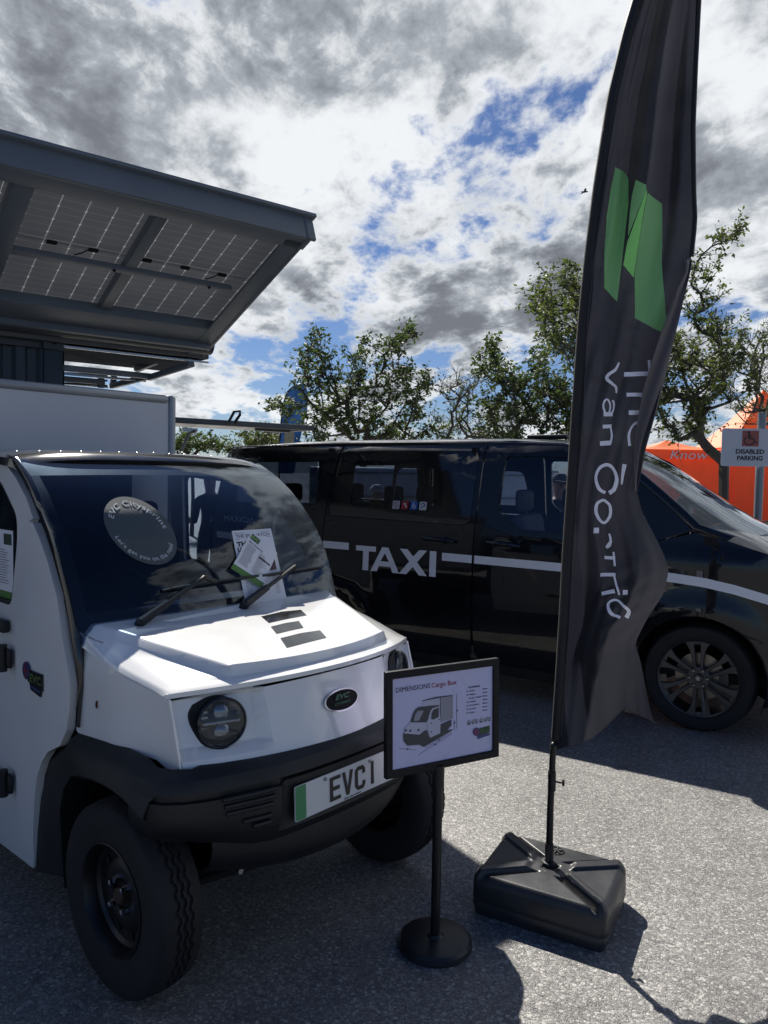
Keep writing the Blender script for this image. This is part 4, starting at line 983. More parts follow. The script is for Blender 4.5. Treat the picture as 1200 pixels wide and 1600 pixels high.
        finish('cap_mark', bm, mat('cap_silver', (.4, .4, .42), .3, metal=.6), Wn)
taxi()

# ------------------------------------------------------------------ 3. feather flag
def feather_flag():
    PY = 2.85
    base = Vector((.665, 2.86, 0))
    FL = empty('feather_flag', base, 0, 'tall black feather flag with green logo and white vertical writing, on a square black base', 'flag')
    FL0 = base
    def A(px, py, dy=0): return atY(px, py, PY + dy) - FL0
    Lc = [(-330, 1128), (-300, 1100), (-230, 1063), (-150, 1034), (-70, 1010), (0, 990), (50, 975), (150, 951), (290, 929), (400, 915), (500, 905), (640, 895), (750, 888), (870, 880), (950, 876), (1050, 870), (1172, 862)]
    Rc = [(-330, 1130), (-250, 1122), (-100, 1104), (0, 1092), (100, 1087), (200, 1083), (300, 1084), (345, 1086), (420, 1078), (490, 1062), (560, 1045), (640, 1025), (700, 1008), (765, 994), (800, 1003), (835, 1022), (868, 1038), (893, 1045), (930, 1036), (965, 1012), (1005, 992), (1040, 1003), (1090, 1018), (1130, 1027)]
    Hm = [(0, 1172), (.25, 1163), (.40, 1152), (.53, 1134), (.70, 1109), (.84, 1117), (1, 1130)]
    NU, NV = 84, 260
    def smooth_itp(tab, x, w=10): return (itp(tab, x - w) + itp(tab, x) * 2 + itp(tab, x + w)) / 4
    def dep(u, y):
        # long folds running down the cloth, gathered at the fold near y=760, loose billow below
        s = 0
        up_ = sst((620 - y) / 400); lo = sst((y - 760) / 160)
        c1 = u - .46 - (560 - y) * .00022
        s += -.060 * up_ * math.exp(-(c1 / .11) ** 2) + .036 * up_ * math.exp(-((c1 - .22) / .07) ** 2) + .030 * up_ * math.exp(-((c1 + .2) / .06) ** 2) + .012 * up_ * math.exp(-((c1 + .34) / .03) ** 2)
        s += .004 * up_ * sin(23 * u + y * .006)
        s += .05 * u * sin(y * .006 + 1.0)
        s += lo * (-.085 * max(0, 1 - abs(u - (.72 - (y - 900) * .0016)) / .34) + .045 * max(0, 1 - abs(u - (.98 - (y - 1000) * .0012)) / .26) + .05 * max(0, 1 - abs(u - (.30 + (y - 1050) * .0007)) / .22))
        s += 0
        nzv = noise.noise(Vector((u * 3.0, y * .005, 3.7))); s += .045 * nzv * u + .016 * noise.noise(Vector((u * 8 + y * .004, y * .008, 1.1)))
        # wrinkles fanning from the gathers
        g = math.exp(-((y - 950) / 60) ** 2) * sst((u - .3) / .2); s += .004 * g * sin((y - 950) * .22 + u * 20)
        return s * sst(u / .12)
    bm = bmesh.new(); G = []
    for j in range(NV + 1):
        y0 = -325 + (1172 + 325) * j / NV; y1 = -325 + (1130 + 325) * j / NV; t = j / NV
        xl, xr = smooth_itp(Lc, y0), smooth_itp(Rc, y1, 7); row = []
        for i in range(NU + 1):
            u = i / NU; x = xl + (xr - xl) * u; y = y0 + (y1 - y0) * u
            k = sst((t - .93) / .07); y += k * (itp(Hm, u) - y)
            row.append(bm.verts.new(A(x, y, dep(u, y))))
        G.append(row)
    for a, b in zip(G, G[1:]):
        for i in range(NU): bm.faces.new((a[i], a[i + 1], b[i + 1], b[i]))
    thicken(bm, .0012, (0, -1, 0))
    BF = fabric('black_flag_fabric', (.010, .010, .015), (.034, .035, .048), .09)
    ban = finish('banner', bm, BF, FL, ang=80)
    bv = bvh_of(ban); 
    FW_ = fabric('white_print', (.80, .79, .84), (.30, .30, .32)); FG = fabric('green_print', (.19, .36, .17), (.32, .50, .26), .02); FG2 = fabric('green_print_bright', (.22, .46, .17), (.40, .62, .28), .02)
    f = onsurf(FL, bv, .0035)
    Z = lambda pts: [(860 + a / 2.6667, b / 2.6667) for a, b in pts]
    for nme, pl, mm in [('logo_panel', [(268, 697), (300, 715), (328, 745), (328, 850), (312, 990), (300, 1090), (278, 1257), (222, 1200), (225, 1080), (232, 900), (250, 780)], FG),
                        ('logo_panel', [(358, 750), (398, 772), (396, 800), (325, 985), (332, 900), (342, 820)], FG),
                        ('logo_panel', [(400, 790), (398, 820), (378, 930), (346, 1157), (305, 1105), (322, 1010)], FG2),
                        ('logo_panel', [(403, 805), (430, 828), (462, 850), (463, 950), (465, 1100), (475, 1250), (487, 1392), (440, 1375), (350, 1325), (350, 1150), (375, 960)], FG)]:
        sheet(nme, Z(pl), f, mm, FL, step=3, th=.0006, toward=(0, -1, 0), ang=80)
    Q = lambda pts: [(900 + a / 3.4813, 540 + b / 3.4813) for a, b in pts]
    q = lambda v: v / 3.4813
    def strokeS(nme, pts, w, closed=False, sm=True):
        P = [(p[0], p[1]) for p in (catmull([(a, b, 0) for a, b in pts], 5) if sm else [Vector((a, b, 0)) for a, b in pts])]
        ws = [q(w)] * len(P) if not isinstance(w, (list, tuple)) else [q(itp([(i / (len(w) - 1), w[i]) for i in range(len(w))], k / (len(P) - 1))) for k in range(len(P))]
        bmx = bmesh.new(); pp = [Vector(a) for a in Q(P)]; Lv = []
        for i, p in enumerate(pp):
            d = (pp[min(i + 1, len(pp) - 1)] - pp[max(i - 1, 0)]).normalized(); n_ = Vector((-d.y, d.x)) * ws[i] / 2
            Lv.append([bmx.verts.new(f(*(p + n_ * k))) for k in (1, .33, -.33, -1)])
        for a, b in zip(Lv, Lv[1:]):
            for k in range(3): bmx.faces.new((a[k], a[k + 1], b[k + 1], b[k]))
        thicken(bmx, .0006, (0, -1, 0)); finish(nme, bmx, FW_, FL, ang=80)
    strokeS('letter_t', [(395, 80), (400, 150), (405, 225)], 14); strokeS('letter_t', [(262, 158), (392, 153)], 24)
    strokeS('letter_h', [(275, 268), (389, 267)], 20); strokeS('letter_h', [(350, 275), (374, 285), (384, 305), (380, 325)], 12); strokeS('letter_h', [(288, 366), (345, 364)], 24)
    strokeS('letter_e', [(340, 420), (318, 425), (297, 450), (285, 490), (290, 545)], [18, 14, 10, 12, 16])
    strokeS('letter_e_capital', [(262, 645), (252, 700), (246, 754)], [22, 16, 8])
    strokeS('letter_v', [(232, 92), (213, 130), (180, 158), (170, 180), (195, 208), (214, 225), (218, 258)], [8, 14, 16, 18, 14, 12, 10])
    strokeS('letter_a', [(150, 373), (200, 374)], 22); strokeS('letter_a', [(188, 375), (203, 350), (204, 315), (196, 298)], 11); strokeS('letter_a', [(176, 372), (184, 330), (172, 295), (158, 300), (150, 330), (157, 366)], 9)
    strokeS('letter_n', [(144, 440), (196, 440)], 20); strokeS('letter_n', [(190, 445), (197, 490), (188, 535)], 10); strokeS('letter_n', [(130, 533), (190, 530)], 25)
    strokeS('letter_c_capital', [(158, 800), (125, 778), (110, 720), (128, 668), (170, 648), (208, 675), (222, 725), (208, 780), (182, 802)], [16, 18, 14, 16, 18, 16, 16, 20, 24])
    strokeS('letter_o', [(148, 838), (115, 858), (108, 905), (128, 950), (158, 962), (185, 925), (184, 868), (148, 838)], 15)
    strokeS('full_stop', [(98, 1005), (122, 1005)], 30)
    strokeS('letter_c', [(182, 1022), (190, 1060), (180, 1085), (165, 1098)], [8, 12, 24, 14])
    strokeS('letter_t', [(152, 1152), (212, 1155)], 17); strokeS('letter_t', [(205, 1122), (213, 1200)], 10)
    strokeS('letter_r', [(133, 1246), (216, 1246)], 19); strokeS('letter_r', [(208, 1246), (218, 1290), (234, 1355)], 10)
    strokeS('letter_i', [(142, 1350), (212, 1336)], 20); strokeS('letter_i', [(255, 1342), (284, 1342)], 27)
    strokeS('letter_c_last', [(238, 1478), (190, 1455), (178, 1405), (215, 1383), (260, 1415), (284, 1445), (270, 1478)], [14, 18, 16, 12, 14, 20, 24])
    # turned-over hem along the trailing edge; lighter colour stands in for light passing through
    inn = [(425, 1070), (460, 1052), (500, 1040), (560, 1020), (610, 1005), (660, 996), (700, 991), (740, 990), (765, 992)]
    rows = []
    for j in range(40):
        y = 405 + (768 - 405) * j / 39; xr = smooth_itp(Rc, y, 6) + 1.5; xi = itp(inn, y); 
        if xi > xr - 1: xi = xr - 1
        rows.append([A(xi + (xr - xi) * k / 6, y, (-.045 + .040 * (k / 6) + .01 * sin(k * 1.3 + y * .02)) + .03 * sin(y * .006 + 1)) for k in range(7)])
    grid('folded_edge', rows, .0012, fabric('flag_underside_lit', (.075, .068, .078), (.09, .085, .095), 0), FL, (0, -1, 0), ang=80)
    # dark edge tape down the upper trailing edge, and the pole sleeve
    bm = bmesh.new(); tube(bm, [A(smooth_itp(Rc, y, 6), y, .0 + dep(1.0, y)) for y in range(-320, 420, 20)], .009, 6); finish('edge_tape', bm, fabric('tape', (.008, .008, .010), (.0, .0, .0), 0), FL)
    bm = bmesh.new(); pl = [A(smooth_itp(Lc, y) + 6, y, 0) for y in range(-322, 1172, 18)]; rs = [.020] * len(pl)
    tube(bm, pl, rs, 12); finish('pole_sleeve', bm, fabric('tape', (.008, .008, .010), (.0, .0, .0), 0), FL)
    bm = bmesh.new(); tube(bm, [A(smooth_itp(Lc, y) + 17 + 4 * sin(y * .01), y, -.014 + dep(.09, y)) for y in range(-300, 1160, 12)], .0016, 4); finish('sleeve_seam', bm, mat('thread_grey', (.06, .06, .07), .8), FL)
    bm = bmesh.new(); pp = [A(857.5, 1356), A(860, 1260), A(864, 1172)] + [A(smooth_itp(Lc, y) + 4, y) for y in range(1150, -320, -40)]
    tube(bm, pp, [.014, .013, .012] + [.010] * (len(pp) - 3), 14); finish('pole', bm, DARKM, FL)
    bm = bmesh.new(); tube(bm, [A(857.5, 1356), A(858.5, 1318)], .0165, 14); finish('ground_spigot', bm, mat('dark_steel', (.12, .12, .13), .25, metal=.9), FL)
    bm = bmesh.new(); p = A(866, 1221); tube(bm, [p, p + Vector((.028, -.012, 0))], .004, 8); box(bm, p + Vector((.032, -.012, 0)), (.010, .008, .026), bev=.003); tube(bm, [A(862.5, 1205), A(862, 1235)], .0155, 12); finish('clamp', bm, DARKM, FL)
    bm = bmesh.new(); bmesh.ops.create_uvsphere(bm, u_segments=14, v_segments=10, radius=.014, matrix=Matrix.Translation(A(864, 1163) + Vector((0, -.012, 0)))); finish('toggle', bm, DARKM, FL)
    # water filled base
    u1 = Vector((.465, .885, 0)).normalized(); u2 = Vector((.87, -.493, 0)).normalized(); a2, b2 = .198, .252
    cB = Vector((.664, 2.826, 0)) - FL0
    BO = bpy.data.objects.new('base', None); COL.objects.link(BO); BO.parent = FL; MW[BO.name] = MW[FL.name]
    n = 100; bm = bmesh.new(); V = []
    for j in range(n + 1):
        row = []
        for i in range(n + 1):
            s, t = -1 + 2 * i / n, -1 + 2 * j / n
            # rounded square plan
            m_ = max(abs(s), abs(t)); k = 1
            if abs(s) > .01 or abs(t) > .01:
                e_ = (abs(s) ** 14 + abs(t) ** 14) ** (1 / 14); k = m_ / e_ if e_ > 0 else 1
            p = cB + u1 * (s * a2 * k) + u2 * (t * b2 * k)
            r = m_
            z = .158 - .006 * r - .030 * max(0, (r - .90) / .10) ** 2.0
            # raised diagonal ribs with a groove along each
            d1 = abs(s - t) / 1.414; d2 = abs(s + t) / 1.414; dd = min(d1, d2)
            gw = abs((s - t) / 1.414 if d1 < d2 else (s + t) / 1.414) if False else ((s - t) if d1 < d2 else (s + t)) / 1.414 * (1 if s > 0 else -1)
            if r > .26: z -= .022 * math.exp(-((gw - .075) / .042) ** 4) * sst((r - .26) / .06) * sst((1.0 - r) / .10)
            z += .012 * sst((.13 - abs(gw + .07)) / .04) * sst((r - .26) / .08)
            if r < .2: z -= .012 * sst((.13 - r) / .03)
            row.append(bm.verts.new((p.x, p.y, z)))
        V.append(row)
    for a, b in zip(V, V[1:]):
        for i in range(n): bm.faces.new((a[i], a[i + 1], b[i + 1], b[i]))
    loop = [V[0][i] for i in range(n)] + [V[j][n] for j in range(n)] + [V[n][n - i] for i in range(n)] + [V[n - j][0] for j in range(n)]
    prev = loop
    for zz, sc_ in [(.110, 1.006), (.075, 1.010), (.060, 1.012), (.054, 1.0), (.048, 1.0), (.042, 1.012), (.012, .985), (0.0, .97)]:
        cur = [bm.verts.new((cB.x + (v.co.x - cB.x) * sc_, cB.y + (v.co.y - cB.y) * sc_, zz)) for v in loop]
        for i in range(len(prev)): bm.faces.new((prev[i], prev[(i + 1) % len(prev)], cur[(i + 1) % len(cur)], cur[i]))
        prev = cur
    bm.faces.new(prev)
    finish('tank', bm, mat('blown_plastic', (.030, .031, .034), .40, bump=.12, bs=90, var=.18, vs=9), BO, ang=60)
    bm = bmesh.new(); c = cB + u1 * .13 + u2 * -.015; lathe(bm, [(.034, .145), (.034, .156), (.030, .159), (.027, .155), (0, .154)], (c.x, c.y, 0), 'Z', 32)
    for k in range(6):
        a = 2 * pi * k / 6; box(bm, (c.x + .015 * cos(a), c.y + .015 * sin(a), .157), (.024, .005, .007), rz=a)
    finish('filler_cap', bm, BPLAS, BO)
    bm = bmesh.new(); lathe(bm, [(.060, .140), (.060, .150), (.052, .152), (.030, .150), (.028, .165), (.018, .166), (.018, .14)], (A(857.5, 1356).x, A(857.5, 1356).y, 0), 'Z', 32); finish('socket', bm, BPLAS, BO)
feather_flag()

# ------------------------------------------------------------------ 4. sign stand
def sign_stand():
    S = empty('sign_stand', (.205, 2.575, 0), rad(29), 'black framed dimensions notice on a thin pole with round black foot', 'sign stand')
    bm = bmesh.new(); lathe(bm, [(.128, 0), (.131, .006), (.129, .020), (.120, .030), (.10, .034), (.03, .036), (.022, .044), (0, .044)], (0, 0, 0), 'Z', 64); finish('foot', bm, mat('matt_black_metal', (.018, .019, .021), .42, bump=.05, bs=200), S)
    bm = bmesh.new(); tube(bm, [(0, 0, .04), (0, 0, .64)], .0165, 20); finish('pole', bm, DARKM, S)
    bm = bmesh.new(); tube(bm, [(0, 0, .57), (0, 0, .645)], .021, 20); box(bm, (0, .010, .66), (.05, .02, .06), bev=.004); finish('collar', bm, DARKM, S)
    hw, z0, z1 = .2345, .633, .992; cx = .020; lean = .035
    def fr(u, v, d=0): return (cx + u, -d + (v - z0) * lean + .0, v)
    o = [(-hw, z0), (hw, z0), (hw, z1), (-hw, z1)]; fwid = .0265; i = [(-hw + fwid, z0 + fwid), (hw - fwid, z0 + fwid), (hw - fwid, z1 - fwid), (-hw + fwid, z1 - fwid)]
    F = sheet('frame', o, lambda u, v: fr(u, v, .012), mat('frame_black', (.005, .006, .008), .5, spec=.3), S, holes=[i], step=.5, th=.022)
    md = F.modifiers.new('bev', 'BEVEL'); md.width = .004; md.segments = 2; md.limit_method = 'ANGLE'; md.angle_limit = rad(60)
    B = sheet('poster', [(a * 1.0, b) for a, b in i], lambda u, v: fr(u, v, .004), mat('poster_paper', (.56, .56, .80), .28, var=.02, coat=.25), S, step=.3, th=.01)
    # writing and picture on the poster; local coords a,b in 0..1
    w_, h_ = 2 * (hw - fwid), z1 - z0 - 2 * fwid
    pp = lambda a, b, d=.0052: fr(-hw + fwid + a * w_, z0 + fwid + b * h_, d)
    RD = mat('print_red', (.32, .03, .04), .5); NV = mat('print_navy', (.04, .04, .09), .5); GR = mat('print_grey', (.30, .30, .36), .5); LG = mat('print_light', (.50, .50, .62), .5); DK = mat('print_dark', (.06, .06, .07), .5)
    text('title', 'DIMENSIONS', lambda a, b: pp(.035 + .325 * a, .845 + .055 * b), NV, S, bold=0, spacing=1.05)
    text('title', 'Cargo Box', lambda a, b: pp(.375 + .25 * a, .843 + .055 * b), RD, S, bold=0)
    def area(pl, m, d=.0052): sheet('drawing', pl, lambda a, b: pp(a, b, d), m, S, step=2, th=.0003, smooth=False)
    def T(pts): 
        out = []
        for x, y in pts:
            a = (x - 120 - 18 * (y - 232) / 800) / 897; tp_, bt = 232 - 95 * a, 1033 - 161 * a; out.append((a, 1 - (y - tp_) / (bt - tp_)))
        return out
    area(T([(378, 430), (533, 410), (533, 480), (380, 480)]), LG); area(T([(535, 402), (650, 388), (655, 590), (545, 622)]), GR)
    area(T([(378, 428), (500, 398), (650, 386), (650, 391), (536, 405), (378, 434)]), DK, .0056); area(T([(533, 405), (538, 405), (546, 620), (541, 622)]), DK, .0056)
    area(T([(232, 665), (240, 655), (282, 615), (300, 540), (320, 503), (440, 480), (470, 495), (430, 600), (422, 690), (365, 735), (228, 714)]), LG, .0058)
    area(T([(280, 615), (300, 540), (318, 505), (345, 484), (440, 474), (525, 470), (526, 484), (470, 496), (450, 520), (430, 600), (415, 620)]), DK, .0061)
    area(T([(308, 604), (320, 548), (342, 516), (392, 516), (372, 560), (352, 602)]), GR, .0064)
    area(T([(422, 640), (430, 600), (450, 522), (470, 495), (528, 480), (541, 600), (541, 716), (452, 756), (432, 692)]), LG, .0066)
    area(T([(456, 590), (461, 532), (478, 507), (524, 491), (525, 572), (480, 596)]), DK, .0070)
    area(T([(220, 710), (362, 726), (402, 690), (424, 690), (450, 756), (542, 716), (546, 640), (640, 600), (642, 650), (604, 690), (662, 687), (530, 762), (400, 836), (360, 814), (260, 820), (228, 780)]), DK, .0064)
    for c in ((242, 684), (350, 684), (280, 688)): q = T([c])[0]; area(ell(q[0], q[1], .010, .013, 12), DK, .0072)
    for c in ((460, 627), (460, 703), (528, 596)): q = T([c])[0]; area(ell(q[0], q[1], .007, .008, 8), DK, .0072)
    for a, b in (((190, 842), (335, 860)), ((355, 905), (650, 725)), ((413, 848), (640, 712)), ((683, 375), (692, 680)), ((664, 600), (672, 690))): area(stroke(T([a, b]), .003), NV)
    for c in ((262, 851), (532, 776), (502, 816), (690, 523), (671, 629)): q = T([c])[0]; area(ell(q[0], q[1], .008, .010, 10), NV, .0058)
    text('table_heading', 'TECH DIMENSIONS', lambda a, b: pp(.745 + .12 * a, .775 + .018 * b), NV, S)
    for k, nme in enumerate(['Width', 'Height', 'Body height', 'Length', 'Wheelbase', 'Ground', 'Cargo']):
        z = .735 - .042 * k
        if k != 2: area(ell(.735, z + .007, .006, .008, 10), NV)
        text('table_row', nme, lambda a, b: pp(.752 + .012 * len(nme) * a, z + .014 * b), NV, S)
        text('table_row', '%d mm' % [1700, 2045, 1480, 1550, 2085, 260, 750][k], lambda a, b: pp(.895 + .05 * a, z + .014 * b), NV, S)
    for k, (x, w) in enumerate(((.735, .03), (.775, .07), (.862, .03), (.905, .075))):
        area([(x, .36), (x + w, .36), (x + w, .40), (x + w * .4, .405), (x, .385)], GR); area(ell(x + w * .25, .36, .007, .010, 10), DK, .0058); area(ell(x + w * .8, .36, .007, .010, 10), DK, .0058)
    area([(.83, .20), (.97, .22), (.97, .30), (.83, .285)], mat('print_olive', (.05, .06, .05), .5)); area([(.84, .165), (.97, .185), (.97, .215), (.84, .20)], mat('print_blue', (.05, .07, .20), .5), .0058)
    area(ell(.828, .255, .036, .048, 24), mat('print_blue2', (.06, .06, .20), .5), .0060); area(stroke([(.795, .255), (.86, .255)], .012), RD, .0064); area(stroke([(.828, .21), (.828, .30)], .010), RD, .0064)
    text('logo_letters', 'EVC', lambda a, b: pp(.872 + .09 * a, .228 + .012 * a + .045 * b, .0062), mat('print_green', (.05, .17, .06), .5), S, bold=.03)
sign_stand()

# ------------------------------------------------------------------ 5. container with folded-out solar canopy
def solar():
    H0 = Vector((-1.81, 7.76, 0)); S = empty('solar_container', H0, math.atan2(.618, .787), 'grey shipping container with a raised solar panel canopy and side hatch', 'container')
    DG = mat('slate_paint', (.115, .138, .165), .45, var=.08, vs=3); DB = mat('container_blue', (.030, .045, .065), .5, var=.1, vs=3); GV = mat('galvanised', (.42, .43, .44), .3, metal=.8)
    k = .365; zt = 2.87
    # container body, corrugated
    rows = []; xs = []; x = -7.4
    while x < -1.5:
        for dx, dy in ((0, 0), (.07, 0), (.10, .036), (.17, .036), (.20, 0)): xs.append((x + dx, dy))
        x += .2
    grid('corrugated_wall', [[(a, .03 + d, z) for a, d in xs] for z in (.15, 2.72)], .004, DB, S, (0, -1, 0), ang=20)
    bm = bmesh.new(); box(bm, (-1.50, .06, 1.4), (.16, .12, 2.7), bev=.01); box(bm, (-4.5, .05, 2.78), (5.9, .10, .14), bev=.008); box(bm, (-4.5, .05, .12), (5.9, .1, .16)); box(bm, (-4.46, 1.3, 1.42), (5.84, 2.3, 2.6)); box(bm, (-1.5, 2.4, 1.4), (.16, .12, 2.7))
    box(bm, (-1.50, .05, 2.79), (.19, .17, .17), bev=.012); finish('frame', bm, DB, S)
    bm = bmesh.new(); lathe(bm, [(.03, 0), (.03, .012)], (0, 0, 0), 'Y', 20)
    for v in bm.verts: v.co = Vector((-1.50 + v.co.x * .8, -.036 - v.co.y * .3, 2.79 + v.co.z * 1.4))
    finish('casting_hole_disc', bm, mat('hole_shade_black', (.002, .002, .002), .9), S)  # flat black disc painted for the dark inside the casting's opening
    # canopy: local frame s along, n outwards (local -y), tilted up
    ti = math.atan(k)
    CM = Matrix.Translation((-.10, 0, zt)) @ Matrix.Rotation(-ti, 4, 'X') # y' = -n
    C = bpy.data.objects.new('solar_canopy', None); COL.objects.link(C); C.parent = S; MW[C.name] = MW[S.name]
    def cb(nm, items, m, bev=.004):
        bm = bmesh.new()
        for c, s in items: box(bm, (0, 0, 0), s, bev=bev, M=CM @ Matrix.Translation(c))
        return finish(nm, bm, m, C)
    Ln = 2.16
    cb('outer_beam', [((-3.5, -Ln + .02, -.02), (7.1, .03, .20)), ((-3.5, -Ln + .09, -.105), (7.04, .16, .02)), ((-3.5, -Ln - .005, .085), (7.14, .06, .03))], DG)
    cb('end_beam', [((-.02, -Ln / 2, -.02), (.03, Ln, .20)), ((-.10, -Ln / 2 + .02, -.105), (.17, Ln - .12, .02)), ((.008, -Ln / 2, .085), (.05, Ln, .03))], DG)
    cb('inner_beam', [((-3.50, -.46, -.06), (6.92, .26, .10)), ((-3.50, -.30, -.10), (6.92, .04, .12))], DG)
    cb('rib', [((-1.13, -1.28, -.03), (.09, 1.5, .08))], DG); cb('rib', [((-2.06, -1.28, -.05), (.13, 1.5, .10))], DG); cb('rib', [((-3.2, -1.28, -.03), (.09, 1.5, .08))], DG)
    cb('purlin', [((-3.7, -1.22, -.065), (6.9, .055, .045))], mat('slate_light', (.12, .14, .17), .4))
    # glass modules with white busbar lines
    m = bpy.data.materials.new('solar_cells'); m.use_nodes = True; t = m.node_tree; b = t.nodes['Principled BSDF']
    b.inputs['Roughness'].default_value = .35
    c = t.nodes.new('ShaderNodeTexCoord'); sp_ = t.nodes.new('ShaderNodeSeparateXYZ'); t.links.new(c.outputs['UV'], sp_.inputs[0])
    def line(out, per, wid, off=0.0):
        a = t.nodes.new('ShaderNodeMath'); a.operation = 'ADD'; a.inputs[1].default_value = off; t.links.new(out, a.inputs[0])
        p = t.nodes.new('ShaderNodeMath'); p.operation = 'PINGPONG'; p.inputs[1].default_value = per / 2; t.links.new(a.outputs[0], p.inputs[0])
        l = t.nodes.new('ShaderNodeMath'); l.operation = 'LESS_THAN'; l.inputs[1].default_value = wid; t.links.new(p.outputs[0], l.inputs[0]); return l.outputs[0]
    def mx2(a, b_, op='MAXIMUM'):
        q = t.nodes.new('ShaderNodeMath'); q.operation = op
        for i, v in enumerate((a, b_)):
            if isinstance(v, float): q.inputs[i].default_value = v
            else: t.links.new(v, q.inputs[i])
        return q.outputs[0]
    g1 = line(sp_.outputs[0], .186, .0020); g2 = mx2(line(sp_.outputs[1], .0775, .0010), .40, 'MULTIPLY')
    # little diamonds where cell corners meet
    def pp_(out, per):
        p = t.nodes.new('ShaderNodeMath'); p.operation = 'PINGPONG'; p.inputs[1].default_value = per / 2; t.links.new(out, p.inputs[0]); return p.outputs[0]
    dm = t.nodes.new('ShaderNodeMath'); dm.operation = 'ADD'; t.links.new(pp_(sp_.outputs[0], .186), dm.inputs[0]); t.links.new(pp_(sp_.outputs[1], .155), dm.inputs[1])
    dl = t.nodes.new('ShaderNodeMath'); dl.operation = 'LESS_THAN'; dl.inputs[1].default_value = .010; t.links.new(dm.outputs[0], dl.inputs[0])
    fac = mx2(mx2(g1, g2), dl.outputs[0])
    mixc = t.nodes.new('ShaderNodeMix'); mixc.data_type = 'RGBA'; t.links.new(fac, mixc.inputs[0]); mixc.inputs[6].default_value = (.17, .18, .195, 1); mixc.inputs[7].default_value = (.75, .75, .74, 1); t.links.new(mixc.outputs[2], b.inputs['Base Color'])
    tr = t.nodes.new('ShaderNodeBsdfTranslucent'); mc2 = t.nodes.new('ShaderNodeMix'); mc2.data_type = 'RGBA'; t.links.new(fac, mc2.inputs[0]); mc2.inputs[6].default_value = (.21, .22, .24, 1); mc2.inputs[7].default_value = (.75, .75, .75, 1); t.links.new(mc2.outputs[2], tr.inputs[0])
    ms = t.nodes.new('ShaderNodeMixShader'); ms.inputs[0].default_value = .55; t.links.new(b.outputs[0], ms.inputs[1]); t.links.new(tr.outputs[0], ms.inputs[2]); t.links.new(ms.outputs[0], t.nodes['Material Output'].inputs[0])
    for a, bq in ((-.05, -1.12), (-1.14, -2.04), (-2.08, -3.18), (-3.22, -4.3), (-4.3, -5.4), (-5.4, -6.5)):
        for n0, n1 in ((.50, 1.275), (1.285, 2.14)):
            bm = bmesh.new(); uv = bm.loops.layers.uv.new('UVMap')
            vs = [bm.verts.new(CM @ Vector((x, -n, .02))) for x, n in ((a, n0), (bq, n0), (bq, n1), (a, n1))]; fce = bm.faces.new(vs)
            lo = [bm.verts.new(CM @ Vector((x, -n, .028))) for x, n in ((a, n0), (bq, n0), (bq, n1), (a, n1))]; bm.faces.new(lo[::-1])
            for i in range(4): bm.faces.new((vs[i], vs[(i + 1) % 4], lo[(i + 1) % 4], lo[i]))
            Mi = CM.inverted()
            for f in bm.faces:
                for l in f.loops: q = Mi @ l.vert.co; l[uv].uv = (q.x + 20, -q.y + 20)
            bmesh.ops.recalc_face_normals(bm, faces=bm.faces); me = bpy.data.meshes.new('solar_panel'); bm.to_mesh(me); bm.free(); me.materials.append(m)
            o = bpy.data.objects.new('solar_panel', me); COL.objects.link(o); o.parent = C
    for i, sx in enumerate((-.35, -.68, -1.0, -1.42, -1.72, -2.02, -2.5)):
        bm = bmesh.new(); box(bm, (0, 0, 0), (.075, .035, .02), bev=.006, M=CM @ Matrix.Translation((sx, -1.29, .008)))
        if i in (0, 2, 3): tube(bm, [CM @ Vector((sx + d, -1.29 + e_, z)) for d, e_, z in ((-.04, 0, 0), (-.08, .02, -.02), (-.12, .08, -.01))], .005, 6)
        finish('junction_box', bm, INT, C)
    cb('white_busbar', [((-3.6, -1.315, .014), (6.8, .010, .004))], mat('busbar', (.6, .6, .58), .5), bev=0)
    bm = bmesh.new()
    for sx in (-.45, -1.25, -2.3): bmesh.ops.create_uvsphere(bm, u_segments=8, v_segments=6, radius=.014, matrix=CM @ Matrix.Translation((sx, -1.22, -.09)))
    finish('purlin_bolt', bm, INT, C, split=True)
    # hinge tube and lower plate along the container top edge
    bm = bmesh.new(); tube(bm, [(-7, -.16, zt + .03), (-.06, -.16, zt + .03)], .10, 20); box(bm, (-3.5, -.04, zt - .02), (6.9, .14, .17), bev=.01); finish('hinge_tube', bm, mat('slate_dark', (.055, .065, .08), .4), S)
    bm = bmesh.new()
    for sx in (-.42, -.32): 
        lathe(bm, [(.016, 0), (.016, -.01), (0, -.01)], (sx, -.262, zt + .03), 'Y', 14)
    finish('tube_hole_disc', bm, mat('hole_shade_black', (.002, .002, .002), .9), S, split=True)  # black discs give the shaded look of holes; the tube is not pierced
    # tray and gantry below, reaching past the container's end
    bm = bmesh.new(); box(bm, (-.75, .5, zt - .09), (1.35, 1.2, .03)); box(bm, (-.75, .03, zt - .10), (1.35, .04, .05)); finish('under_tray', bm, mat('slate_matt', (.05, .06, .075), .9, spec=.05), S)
    bm = bmesh.new(); box(bm, (-.72, -.02, zt - .125), (1.4, .035, .018)); box(bm, (-.95, .55, zt - .30), (1.0, .03, .022)); box(bm, (-1.1, .9, zt - .36), (.75, .03, .02)); finish('bright_rail', bm, GV, S, split=True)
    def pt(px, py, n=0.0):
        # point of the photo in the vertical plane n metres behind the canopy hinge line
        d = ray(px, py); nv = Vector((.618, -.787, 0)); p0 = H0 + nv * -n; t_ = (p0 - EYE).dot(nv) / d.dot(nv); return MW[S.name].inverted() @ (EYE + d * t_)
    bm = bmesh.new()
